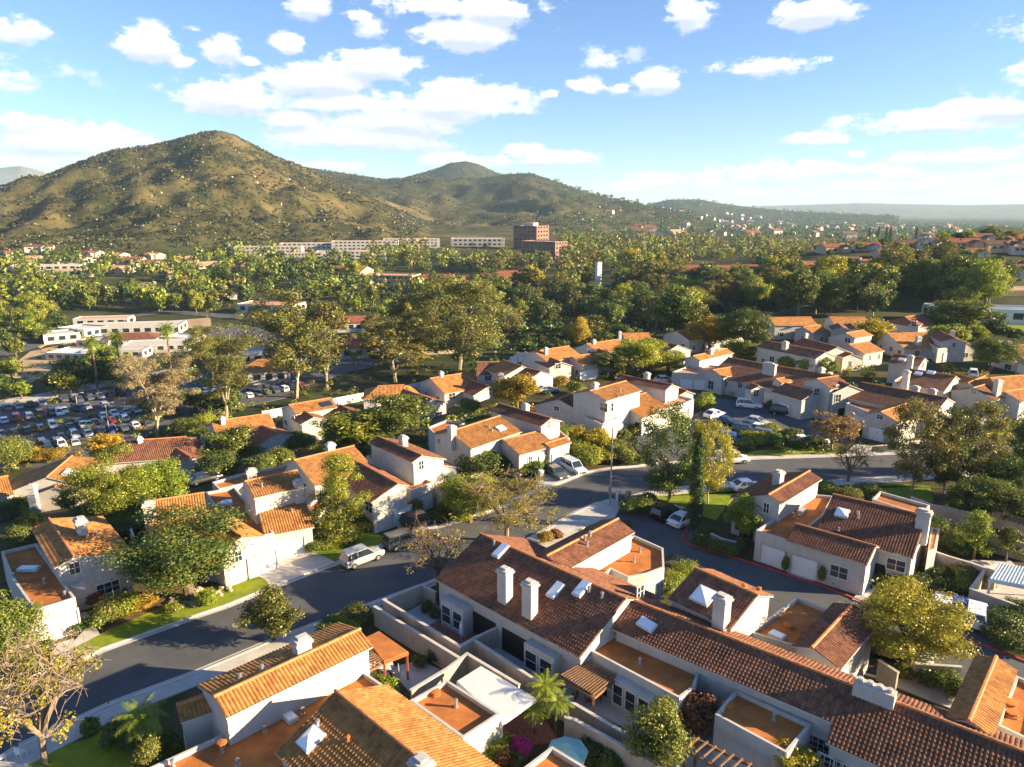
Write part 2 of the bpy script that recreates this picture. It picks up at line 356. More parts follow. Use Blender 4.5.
class House:
    def __init__(s,label,px,h=3.0,cat='house',name='house',group=None,g=None):
        p=hit(px[0],px[1],h); s.g=T(p.x,p.y) if g is None else g
        s.root=empty(name,(p.x,p.y,s.g),label,cat,group); s.walls=[]; s.planes=[]; s.head=0; s.label=label; s.placed=[]; HOUSES.append(s)
    def gable(s,p1,p2,zr,eR=None,eL=None,pitch=20,tile='o',d=1,wall='stucco',ov=.35,oe=.18,wR=None,wL=None,hip=(0,0),zb=-.8,vis=True,x1=0,x2=0,cap=True,pL=None,pR=None):
        g=s.g; z=g+zr; A=at(*p1,z); B=at(*p2,z); u=(B-A).normalized(); A=A-u*x1; B=B+u*x2; s.head=math.atan2(u.y,u.x)
        r=Vector((u.y,-u.x,0)); L=(B-A).length
        tR=math.tan(R(pR or pitch)); tL=math.tan(R(pL or pitch))
        def solve(e,sg,tp):
            best=(1e9,3)
            for k in range(10,300):
                w=k*.05; q=A+r*(sg*w)-Vector((0,0,w*tp)); q2=q+u*L
                a=Vector(proj(q)); b=Vector(proj(q2)); dd=(b-a); e_=Vector(e)
                dist=abs(dd.x*(e_.y-a.y)-dd.y*(e_.x-a.x))/max(dd.length,1e-6)
                if dist<best[0]: best=(dist,w)
            if best[0]>1.5: WARN.append((s.label[:24],'eave',e,best))
            return best[1]
        if wR is None: wR=solve(eR,1,tR) if eR else 0
        if wL is None: wL=solve(eL,-1,tL) if eL else 0
        zR,zL=z-wR*tR,z-wL*tL
        up=Vector((0,0,1)); mb=MB(); th=.14
        ha,hb=hip
        def E(k,side,w,zz): return (A-u*ha if k==0 else B+u*hb)+r*(side*w)+up*(zz-z)
        corners={}
        for side,w,zz in ((1,wR,zR),(-1,wL,zL)):
            if w<=0.05: continue
            e0,e1=E(0,side,w,zz),E(1,side,w,zz)
            tile_slope(mb,e0,e1,B,A,d,0)
            s.planes.append((A.copy(),(e1-e0).cross(A-e0).normalized(),[e0,e1,B,A]))
            # slab below and fascia
            dn=-up*th; k=.02*(-up)
            mb.face([e0+dn,A+dn,B+dn,e1+dn],1); mb.face([e0+k,e0+dn,e1+dn,e1+k],1)
            if ha==0: mb.face([e0+k,A+k,A+dn,e0+dn],1)
            if hb==0: mb.face([e1+k,B+k,B+dn,e1+dn],1)
        for k,hh in ((0,ha),(1,hb)):
            if hh>0:
                c1,c2=E(k,1,wR,zR),E(k,-1,wL,zL); top=A if k==0 else B
                tile_slope(mb,c1,c2,top,top,1,0); mb.face([c1,c2,c2-up*th,c1-up*th],1)
                s.planes.append((top.copy(),(c1-top).cross(c2-top).normalized(),[c1,c2,top]))
        if cap and wL>0.05 and wR>0.05: mb.tube([A+up*.04-u*.05,B+up*.04+u*.05],.13,6,2)
        elif cap and d==2: mb.tube([A+up*.02,B+up*.02],.11,6,2)
        suf='G' if d==2 else ''
        rf=mb.build('roof',[M['tile_'+tile+suf],M['stucco'] if d else M['stucco'],M['cap']],s.root)
        s.lastroof=rf
        # walls
        w=MB(); a0=A-u*ha+u*oe; b0=B+u*hb-u*oe
        wr=max(wR-ov,0.0); wl=max(wL-ov,0.0); drop=.13
        prof=[]
        zr_=zR+(wR-wr)*tR-drop; zl_=zL+(wL-wl)*tL-drop; zt=z-drop
        if ha>0 or hb>0: zt_end=max(zr_,zl_)
        gb=g+zb
        def pt(o,k,zz): q=o+r*k; return Vector((q.x,q.y,zz))
        cs=[(wr,gb),(wr,zr_)]+([(0,zt)] if (ha==0 or hb==0) else [])+[(-wl,zl_),(-wl,gb)]
        if wl==0: cs=[(wr,gb),(wr,zr_),(0,zt),(0,gb)]
        if wr==0: cs=[(0,gb),(0,zt),(-wl,zl_),(-wl,gb)]
        for o,hh,fl in ((a0,ha,False),(b0,hb,True)):
            c=cs if hh==0 else [(wr,gb),(wr,zr_),(-wl,zl_),(-wl,gb)]
            P=[pt(o,*q) for q in c]; w.face(P if fl else list(reversed(P)),0)
        for k,zz in ((wr,zr_ if wr>0 else zt),(-wl,zl_ if wl>0 else zt)):
            P=[pt(a0,k,gb),pt(b0,k,gb),pt(b0,k,zz),pt(a0,k,zz)]; w.face(P if k<=0 else P,0)
            s.walls.append((P[0],P[1],gb,zz))
        for o in (a0,b0): s.walls.append((pt(o,wr,0),pt(o,-wl,0),gb,z-.2))
        w.build('wall',[M[wall]],s.root)
        s.last=dict(A=A,B=B,u=u,r=r,wR=wR,wL=wL,zR=zR,zL=zL,L=L)
        return s
    def flat(s,poly,z=3.2,wall='stucco',roof='flat',par=.32,t=.2,zb=-.8,hs=0):
        g=s.g; P=ccw([at(q[0],q[1],g+z) for q in poly]); n=len(P); mb=MB()
        I=inset(P,t); zt=g+z; zr=zt-par
        for i in range(n):
            a,b=P[i],P[(i+1)%n]; ia,ib=I[i],I[(i+1)%n]
            mb.face([(a.x,a.y,g+zb),(b.x,b.y,g+zb),(b.x,b.y,zt),(a.x,a.y,zt)])
            mb.face([(a.x,a.y,zt),(b.x,b.y,zt),(ib.x,ib.y,zt),(ia.x,ia.y,zt)])
            mb.face([(ia.x,ia.y,zt),(ib.x,ib.y,zt),(ib.x,ib.y,zr-.05),(ia.x,ia.y,zr-.05)])
            s.walls.append((a,b,g+zb,zt))
        mb.build('wall',[M[wall]],s.root)
        f=MB(); f.face([(q.x,q.y,zr) for q in I]); f.build('flat_roof',[M[roof]],s.root)
        s.planes.append((Vector((I[0].x,I[0].y,zr)),Vector((0,0,1)),[Vector((q.x,q.y,zr)) for q in I]))
        return s
    def wallhit(s,px,py):
        d=ray(px,py); best=None
        for a,b,z0,z1 in s.walls:
            ex,ey=b.x-a.x,b.y-a.y; den=d[0]*ey-d[1]*ex
            if abs(den)<1e-9: continue
            t=(a.x*ey-a.y*ex)/den; 
            if t<=0: continue
            x,y,z=d[0]*t,d[1]*t,CAMZ+d[2]*t; k=((x-a.x)*ex+(y-a.y)*ey)/(ex*ex+ey*ey)
            if -.02<=k<=1.02 and z0-.3<=z<=z1+.3 and (best is None or t<best[0]):
                n=Vector((ey,-ex,0)).normalized()
                if n.x*d[0]+n.y*d[1]>0: n=-n
                hp=(x,y); best=(t,Vector((x,y,z)),Vector((ex,ey,0)).normalized(),n)
        if best is None: WARN.append((s.label[:24],'no wall at',px,py))
        else: s.placed.append(best[1].copy())
        return best
    def win(s,px,py,w=1.2,h=1.3,nx=2,ny=2,arch=False,z=None):
        b=s.wallhit(px,py)
        if not b: return
        _,c,u,n=b; up=Vector((0,0,1)); 
        if z is not None: c.z=s.g+z
        f=MB(); fw=.09
        def bx(cu,cz,wu,hz,dep,off=0,mb=f): mb.obox(c+u*(cu-wu/2)+up*(cz-hz/2)+n*(off-.02),u*wu,n*(dep+.02),up*hz)
        bx(-w/2,0,fw,h+fw,.08); bx(w/2,0,fw,h+fw,.08); bx(0,h/2,w-fw,fw,.078); bx(0,-h/2,w+.1,fw,.11)
        for i in range(1,nx): bx(-w/2+w*i/nx,0,.06 if nx<=2 else .04,h-fw,.06)
        for j in range(1,ny): bx(0,-h/2+h*j/ny,w-fw,.035,.055)
        o=f.build('window',[M['white']],s.root); p=MB(); bx(0,0,w-.02,h-.02,.025,0,p); p.build('pane',[M['glass']],o)
        return s
    def autowin(s):
        rs=random.Random(len(s.walls))
        for a,b,z0,z1 in list(s.walls):
            d=Vector((b.x-a.x,b.y-a.y,0)); Lw=d.length
            if Lw<3.2 or z1-s.g<2.5: continue
            d/=Lw; n=Vector((d.y,-d.x,0)); m=(a+b)/2
            if n.x*m.x+n.y*m.y>0: n=-n
            k=max(1,int(Lw/3.4))
            for zz in ([1.5] if z1-s.g<5.2 else [1.5,4.2]):
                for i in range(k):
                    c=Vector((a.x,a.y,0))+d*(Lw*(i+.5)/k); c.z=s.g+zz
                    if any((Vector((q.x,q.y,0))-Vector((c.x,c.y,0))).length<2.3 for q in s.placed): continue
                    o=c+n*.75; bad=False
                    for p_,n_,poly in s.planes:
                        if inpoly(o.x,o.y,poly): bad=True; break
                    if bad or rs.random()<.12: continue
                    px,py=proj(c+n*.02); r=ray(px,py)
                    hit_=s.wallhit(px,py)
                    if hit_ is None or (hit_[1]-c).length>.6: continue
                    s.placed.pop(); s.win(px,py,rs.choice([1.0,1.3,1.6]),1.2,2,2 if rs.random()<.5 else 1,z=zz)
    def garage(s,px,py,w=2.5,h=2.1,mt='door'):
        b=s.wallhit(px,py)
        if not b: return
        _,c,u,n=b; up=Vector((0,0,1)); c.z=s.g+h/2+.05; f=MB(); GAR.append((c.x,c.y,n.x,n.y))
        f.obox(c-u*w/2-up*h/2-n*.02,u*w,n*.05,up*h)
        for j in range(4):
            for i in range(4):
                f.obox(c+u*(-w/2+w*(i+.5)/4-w*.1)+up*(-h/2+h*(j+.5)/4-h*.085)+n*.02,u*w*.2,n*.022,up*h*.17)
        o=f.build('garage_door',[M[mt]],s.root); t=MB()
        t2=MB(); t2.obox(c-u*(w/2+.05)-up*h/2-n*.02,u*(w+.1),n*.028,up*(h+.06)); t2.build('door_gap',[M['dark']],o)
        for k in (-1,1): t.obox(c+u*(k*(w/2+.08)-.08)-up*h/2-n*.02,u*.16,n*.16,up*(h+.12))
        t.obox(c-u*(w/2+.16)+up*(h/2+.0)-n*.02,u*(w+.32),n*.155,up*.16); t.build('door_trim',[M['stucco']],o)
        return s
    def door(s,px,py,w=1.0,h=2.1,mt='dark'):
        b=s.wallhit(px,py)
        if not b: return
        _,c,u,n=b; up=Vector((0,0,1)); c.z=s.g+h/2+.05; f=MB(); f.obox(c-u*w/2-up*h/2-n*.02,u*w,n*.06,up*h)
        f.build('door',[M[mt]],s.root); return s
    def chim(s,px,py,zt,w=.95,d=.75,down=3.2,style=0):
        c=at(px,py,s.g+zt); rz=s.head; m=MB(); body=zt-.55
        m.box((c.x,c.y,s.g+zt-.5-down/2),(w,d,down),rz); o=m.build('chimney',[M['stucco']],s.root); k=MB(); z=s.g+zt
        k.box((c.x,c.y,z-.42),(w+.24,d+.24,.17),rz); 
        k.box((c.x,c.y,z-.25),(w+.06,d+.06,.2),rz); k.box((c.x,c.y,z-.075),(w*.62,d*.6,.15),rz); k.build('chimney_cap',[M['stucco']],o)
        return s
    def roofhit(s,px,py):
        d=Vector(ray(px,py)); o=Vector((0,0,CAMZ)); best=None
        for p,n,poly in s.planes:
            den=d.dot(n)
            if abs(den)<1e-7: continue
            t=(p-o).dot(n)/den; q=o+d*t
            if t>0 and inpoly(q.x,q.y,poly) and (best is None or t<best[0]): best=(t,q,n if n.z>0 else -n)
        if best is None: WARN.append((s.label[:24],'no roof at',px,py))
        return best
    def sky(s,px,py,w=1.0,l=1.5,dome=False):
        b=s.roofhit(px,py)
        if not b: return
        _,q,n=b; u=Vector((math.cos(s.head),math.sin(s.head),0)); u=(u-n*u.dot(n)).normalized(); v=n.cross(u)
        f=MB(); h=.28
        f.obox(q-u*w/2-v*l/2,u*w,v*l,n*h); o=f.build('skylight',[M['white']],s.root); p=MB()
        if dome:
            a=[q+u*(sx*w*.46)+v*(sy*l*.46)+n*(h+.004) for sx,sy in ((-1,-1),(1,-1),(1,1),(-1,1))]; t=q+n*(h+.3)
            for i in range(4): p.face([a[i],a[(i+1)%4],t])
        else: p.obox(q-u*w*.43-v*l*.43+n*h,u*w*.86,v*l*.86,n*.05)
        p.build('pane',[M['skyl']],o); return s
    def vent(s,px,py,h=.5,r=.1,mt='metal'):
        b=s.roofhit(px,py)
        if not b: return
        q=b[1]; m=MB(); m.lathe((q.x,q.y,q.z-.1),[(r*1.8,.08),(r*1.7,.18),(r,.2),(r,h),(r*1.5,h),(r*1.5,h+.12),(.01,h+.16)],8); m.build('roof_vent',[M[mt]],s.root); return s
NSL=[0]
def sheet(name,poly,dz,mt,label=None,kind='structure',thick=0.0,z0=0.0,flatz=None,cat=None):
    """ground covering from pixel outline (on ground z0); a slab when thick"""
    if thick: NSL[0]+=1; dz+=.0012*NSL[0]; thick+=.05
    P=[at(q[0],q[1],z0+dz) if flatz is None else at(q[0],q[1],flatz) for q in poly]; P=ccw(P); m=MB()
    m.face([tuple(p) for p in P])
    if thick:
        n=len(P)
        for i in range(n):
            a,b=P[i],P[(i+1)%n]; m.face([(a.x,a.y,a.z-thick),(b.x,b.y,b.z-thick),b,a])
    o=m.build(name,[M[mt] if isinstance(mt,str) else mt]); tag(o,kind=kind)
    if label: tag(o,label,cat)
    return o
def ribbon(name,pts,w,dz,mt,step=6.0,h=0.0):
    """strip along world points draped on the terrain"""
    P=[]; 
    for i in range(len(pts)-1):
        a,b=Vector(pts[i][:2]),Vector(pts[i+1][:2]); k=max(1,int((b-a).length/step))
        P+= [a.lerp(b,j/k) for j in range(k)]
    P.append(Vector(pts[-1][:2])); m=MB(); Lr=[]
    for i,p in enumerate(P):
        d=(P[min(i+1,len(P)-1)]-P[max(i-1,0)]).normalized(); n=Vector((-d.y,d.x))*w/2
        a,b=p+n,p-n; z=max(T(a.x,a.y),T(b.x,b.y),T(p.x,p.y))+dz; Lr.append(((a.x,a.y,z),(b.x,b.y,z)))
    for i in range(len(Lr)-1): m.face([Lr[i][0],Lr[i][1],Lr[i+1][1],Lr[i+1][0]])
    o=m.build(name,[M[mt]]); return tag(o,kind='structure')
def wall(label,pts,h=1.9,t=.2,mt='stucco_w',top=True,g=0.0,name='garden_wall',px=True,zs=None):
    """free-standing wall whose top edge runs through the pixels"""
    P=[at(p[0],p[1],g+h) if px else Vector((p[0],p[1],g+h)) for p in pts]; m=MB()
    for i in range(len(P)-1):
        a,b=P[i],P[i+1]; d=(b-a); d.z=0; L=d.length; d=d/L; n=Vector((-d.y,d.x,0))
        e=t/2-.003*(i%2)
        m.obox(Vector((a.x,a.y,g-.5))-d*e-n*e,d*(L+2*e),n*2*e,Vector((0,0,h+.5-.004*(i%2))))
    root=empty(name,(P[0].x,P[0].y,g),label,'wall'); m.build('panel',[M[mt]],root)
    c=MB()
    for i in range(len(P)-1):
        a,b=P[i],P[i+1]; d=(b-a); d.z=0; L=d.length; d=d/L; n=Vector((-d.y,d.x,0)); e=t/2+.04-.003*(i%2)
        c.obox(Vector((a.x,a.y,g+h-.004*(i%2)))-d*e-n*e,d*(L+2*e),n*2*e,Vector((0,0,.07)))
    c.build('coping',[M['stucco']],root)
    return root

# ------------------------------------------------------------------ trees
def quads(C,Nn,S,asp=0.62):
    """leaf cards: centres, normals, sizes -> verts"""
    n=len(C); a=np.random.normal(size=(n,3)); a-= (a*Nn).sum(1)[:,None]*Nn; a/=np.linalg.norm(a,axis=1)[:,None]+1e-9; b=np.cross(Nn,a)
    S=S[:,None]; V=np.stack([C-a*S,C-b*S*asp,C+a*S,C+b*S*asp],1)
    return V.reshape(-1,3)
def qmesh(name,V,m):
    n=len(V)//4; me=bpy.data.meshes.new(name); me.vertices.add(len(V)); me.vertices.foreach_set('co',V.astype(np.float32).ravel())
    me.loops.add(4*n); me.loops.foreach_set('vertex_index',np.arange(4*n,dtype=np.int32)); me.polygons.add(n)
    me.polygons.foreach_set('loop_start',np.arange(0,4*n,4,dtype=np.int32)); me.polygons.foreach_set('loop_total',np.full(n,4,dtype=np.int32))
    me.materials.append(m); me.update(calc_edges=True); me.validate(); return me
def clump_leaves(cent,rad,n,ls,rs,squash=.8,out=.8,shell=.55):
    Cs=[];Ns=[]
    for c,r in zip(cent,rad):
        d=rs.normal(size=(n,3)); d/=np.linalg.norm(d,axis=1)[:,None]
        q=rs.uniform(shell,1,size=(n,1))**.6*r*(1+.25*rs.normal(size=(n,1)))
        p=d*q; p[:,2]*=squash; Cs.append(p+c); nn=d*out+rs.normal(size=(n,3))*.45; nn[:,2]+=.15; Ns.append(nn/np.linalg.norm(nn,axis=1)[:,None])
    C=np.concatenate(Cs); Nn=np.concatenate(Ns)
    return quads(C,Nn,ls*rs.uniform(.6,1.35,len(C)))
PROT={}
DIM={'euc':(18,11),'gum':(20,15),'slim':(12,6),'pine':(14,7),'cypress':(12,1.9),'sparse':(7,7),'bare':(7,7),'bush':(2,2.4),'palm':(8,4.6),'fanpalm':(8,3)}
def proto(kind,leaf,lod,var,sb=0):
    key=(kind,leaf,lod,var,sb); scl=1.4**sb
    if key in PROT: return PROT[key]
    rs=np.random.RandomState(abs(hash((kind,lod,var)))%100000 if False else (sum(map(ord,kind))*31+lod*7+var*131)%99991); np.random.seed(rs.randint(1<<30))
    lm={3:1.0,2:1.0,1:1.0,0:1.0}[lod]; ls={3:.085,2:.14,1:.26,0:.52}[lod]/scl; dens={3:4.0,2:1.8,1:.52,0:.13}[lod]*scl*scl
    tr=MB(); bark='bark'; ns={3:7,2:6,1:5,0:4}[lod]
    H,W=10.,8.; cent=[];rad=[]
    def limb(p,q,r0,r1,wob=.25):
        p=np.array(p,float); q=np.array(q,float); m=(p+q)/2+rs.normal(size=3)*wob*np.linalg.norm(q-p)*.4; tr.tube([p,m,q],[r0,(r0+r1)/2,r1],ns,0,cap=False)
    if kind in('broad','round','pepper'):
        nc={'broad':50,'round':56,'pepper':44}[kind]; hc={'broad':.61,'round':.58,'pepper':.56}[kind]; rz={'broad':.37,'round':.41,'pepper':.42}[kind]
        for i in range(nc):
            d=rs.normal(size=3); d/=np.linalg.norm(d); k=rs.uniform(.35,.95)**.7; lump=1+.22*math.sin(3*math.atan2(d[1],d[0])+var)+.12*rs.normal()
            c=np.array([d[0]*W*.40*k*lump,d[1]*W*.40*k*lump,H*hc+d[2]*H*rz*k*(1 if d[2]>0 else .8)]); cent.append(c); rad.append(W*rs.uniform(.10,.17))
        limb((0,0,-.3),(0,0,H*.32),.32,.22,.1)
        for c in cent[:9]: limb((0,0,H*.28),c,.15,.03)
        n=170
    elif kind=='euc':
        H,W=18.,11.; bark='barkw'; nl=6
        limb((0,0,-.4),(.2,.1,H*.16),.24,.2,.06)
        for i in range(nl):
            a=6.283*i/nl+rs.uniform(-.4,.4); rr=W*rs.uniform(.12,.34); e=np.array([math.cos(a)*rr,math.sin(a)*rr,H*rs.uniform(.42,.9)]); b=np.array([.2,.1,H*.15])
            mid=b*.5+e*.5+rs.normal(size=3)*.5; mid[:2]*=.75; tr.tube([b,mid,e],[.14,.08,.03],ns,0,cap=False)
            for j in range(14):
                d=rs.normal(size=3); c=e+d*np.array([W*.105,W*.105,H*.09]); c[2]=min(c[2],H*.97); cent.append(c); rad.append(W*rs.uniform(.06,.115))
                if j<4: limb(mid*.4+e*.6,c,.07,.02)
            for j in range(3):
                c=mid+rs.normal(size=3)*np.array([1,1,1.2])+np.array([e[0]*.3,e[1]*.3,0]); cent.append(c); rad.append(W*.06)
        n=105
    elif kind=='gum':   # one heavy round-headed eucalyptus
        H,W=20.,15.; bark='barkw'
        limb((0,0,-.4),(.3,0,H*.2),.26,.2,.05)
        for i in range(84):
            d=rs.normal(size=3); d/=np.linalg.norm(d); k=rs.uniform(.45,1)**.6; c=np.array([d[0]*W*.42*k,d[1]*W*.42*k,H*.54+d[2]*H*.43*k]); c[:2]*=1-.2*max(0,-d[2]); cent.append(c); rad.append(W*rs.uniform(.06,.11))
            if i<14: limb((.3,0,H*.19),c,.14,.025)
        n=230
    elif kind=='slim':  # loose upright tree
        H,W=12.,6.
        limb((0,0,-.3),(0,0,H*.85),.22,.05,.05)
        for i in range(34):
            t=rs.uniform(.22,1); w=W*.42*(math.sin(min(1,(1.08-t)*1.5)*1.57))*rs.uniform(.3,1); a=rs.uniform(0,6.28); c=np.array([math.cos(a)*w,math.sin(a)*w,H*t*.95]); cent.append(c); rad.append(W*rs.uniform(.10,.17)); 
            if i<12: limb((0,0,c[2]*.8),c,.06,.02)
        n=110
    elif kind=='pine':
        H,W=14.,7.
        limb((0,0,-.3),(0,0,H*.95),.26,.04,.03)
        for i in range(46):
            t=rs.uniform(.14,.98); w=W*.5*(1-t)**.8*rs.uniform(.4,1)+.15; a=rs.uniform(0,6.28); c=np.array([math.cos(a)*w,math.sin(a)*w,H*t]); cent.append(c); rad.append(W*.12*(1.25-t*.7))
        n=95
    elif kind=='cypress':
        H,W=12.,1.9
        for i in range(60):
            t=(i+.5)/60; w=W*.5*min(1,t*7)*(1-t)**.45*.55; a=rs.uniform(0,6.28); cent.append(np.array([math.cos(a)*w,math.sin(a)*w,H*t*.97+.2])); rad.append(W*(.08+.22*min(1,t*7)*(1-t)**.5))
        limb((0,0,-.3),(0,0,2),.14,.1,0); n=110; ls*=.8
    elif kind in('sparse','bare'):
        H,W=7.,7.; bark='barkt' if kind=='sparse' else 'barkb'
        limb((0,0,-.3),(.1,0,H*.24),.2,.16,.1); tips=[]
        for i in range(9):
            a=6.283*i/9+rs.uniform(-.3,.3); rr=W*rs.uniform(.15,.36); e=np.array([math.cos(a)*rr,math.sin(a)*rr,H*rs.uniform(.55,.85)]); limb((.1,0,H*rs.uniform(.2,.3)),e,.10,.04,.18)
            for j in range(9):
                f=e+rs.normal(size=3)*np.array([W*.11,W*.11,H*.1]); f[2]=max(f[2],H*.3); limb(e*rs.uniform(.75,1)+np.array([0,0,0]),f,.035,.015,.2); tips.append(f)
                for k in range(8):
                    g2=f+rs.normal(size=3)*np.array([.55,.55,.45]); limb(f,g2,.018,.008,.2); tips.append(g2)
        lowz=float(np.median([t[2] for t in tips])); sel=[t for t in tips if rs.uniform()<((.0 if t[2]>lowz+.2 else .10) if (kind=='sparse' and var==0) else .24 if kind=='sparse' else .06)]
        cent=[t for t in sel]; rad=[.42]*len(sel); n=20 if kind=='sparse' else 7; dens=max(min(dens,2.2)*1.2,.3)
    elif kind=='bush':
        H,W=2.,2.4
        for i in range(26):
            d=rs.normal(size=3); d/=np.linalg.norm(d); d[2]=abs(d[2]); k=rs.uniform(.3,.85); cent.append(np.array([d[0]*W*.38*k,d[1]*W*.38*k,H*(.28+.5*d[2]*k)])); rad.append(W*rs.uniform(.13,.21))
        limb((0,0,-.1),(0,0,H*.4),.05,.03,0); n=110; ls*=.62; dens*=.8
    elif kind=='palm' or kind=='fanpalm':
        H=8.; W=4.6 if kind=='palm' else 3.0; bark='bark'
        tr.tube([(0,0,-.3),(.1,.05,H*.4),(0,0,H*.82)],[.2,.15,.13],ns+1,0,cap=False); top=np.array([0,0,H*.83]); V=[]
        nf=26 if kind=='palm' else 34; L=W*.55
        for i in range(nf):
            a=i*2.39996; el=1.25-2.0*(i/nf); P=[]; p=top.copy(); 
            for j in range(7):
                P.append(p.copy()); e2=el-(j/6)*1.25; p=p+np.array([math.cos(a)*math.cos(e2),math.sin(a)*math.cos(e2),math.sin(e2)])*L/6
            for j in range(6):
                d=P[j+1]-P[j]; d/=np.linalg.norm(d); sd=np.cross(d,[0,0,1]); sd/=np.linalg.norm(sd)+1e-9
                w=(.42 if kind=='palm' else .34)*math.sin((j+.7)/6.6*math.pi)+.05
                m=3 if lod>=2 else 1
                for q in range(m):
                    o=P[j]+(P[j+1]-P[j])*(q/m); l=(P[j+1]-P[j])*(.7/m)
                    for sg in(-1,1):
                        tip=o+sd*sg*w+d*.22+np.array([0,0,-.28*w-.05]); V+= [o,o+l,tip+l*.35,tip]
        PROT[key]=(qmesh('crown',np.array(V),L_[leaf]),tr,bark,H,W); 
    if kind not in('palm','fanpalm'):
        n=max(3,int(n*dens)); V=clump_leaves(cent,rad,n,ls,rs,squash=(.95 if kind=='cypress' else .8))
        PROT[key]=(qmesh('crown',V,L_[leaf]),tr,bark,H,W)
    cm,tb,bk,H,W=PROT[key]; bk={'bark':M['bark'],'barkw':M['barkw'],'barkt':M['barkt'],'barkb':M['bark']}[bk]
    o=tb.build('trunk',[bk],off=Vector((0,0,0)),smooth=True); tm=o.data; bpy.data.objects.remove(o)
    # true extents so that a pixel height and width can be matched
    co=np.empty(len(cm.vertices)*3,np.float32); cm.vertices.foreach_get('co',co); co=co.reshape(-1,3)
    PROT[key]=(cm,tm,float(np.percentile(co[:,2],99.6)),float(np.percentile(np.abs(co[:,0]),97.5)*2)); return PROT[key]
NAMES={'broad':'broad_tree','round':'round_tree','pepper':'pepper_tree','euc':'eucalyptus_tree','gum':'gum_tree','slim':'slender_tree','pine':'pine_tree','cypress':'cypress_tree','sparse':'deciduous_tree','bare':'bare_tree','bush':'shrub','palm':'palm_tree','fanpalm':'fan_palm'}
TREES=[]
def tree_at(kind,leaf,p,h,w,label=None,lod=None,var=0,group=None,rz=None,parts=True):
    dd=depth(p)
    if lod is None: lod=3 if dd<100 else 2 if dd<190 else 1 if dd<380 else 0
    h0,w0=DIM.get(kind,(10,8)); sb=max(-4,min(3,round(math.log(math.sqrt(h/h0*w/w0))/math.log(1.4)))) if kind not in('palm','fanpalm') else 0
    cm,tm,H,W=proto(kind,leaf,lod,var,sb); nm=NAMES[kind]
    rz=random.uniform(0,6.28) if rz is None else rz
    sx=w/W; sz=h/H
    if kind=='bush' or not parts:
        o=bpy.data.objects.new(nm,cm); COL.objects.link(o); o.location=p; o.rotation_euler=(0,0,rz); o.scale=(sx,sx,sz); tag(o,label,'shrub' if kind=='bush' else 'tree',group)
    else:
        o=empty(nm,p,label,'palm' if 'palm' in kind else 'tree',group); o.rotation_euler=(0,0,rz); o.scale=(sx,sx,sz)
        for n_,me in (('crown',cm),('trunk',tm)):
            c=bpy.data.objects.new(n_,me); COL.objects.link(c); c.parent=o
    return o
def tree(kind,leaf,bx,by,ty,wpx,label=None,lod=None,var=0,group=None,parts=True,h0=0.0,rz=None):
    """tree whose foot, top and width are read off the photograph"""
    p=hit(bx,by,h0); p.z=T(p.x,p.y) if h0==0 else p.z
    lo,hi=.2,60.
    for _ in range(30):
        m=(lo+hi)/2
        if proj((p.x,p.y,p.z+m))[1]>ty: lo=m
        else: hi=m
    h=lo; w=wpx*depth(p)/FPX
    o=tree_at(kind,leaf,p,h,w,label,lod,var,group,rz,parts); 
    if label is None: TREES.append((o,bx,by,ty,kind,leaf))
    return o
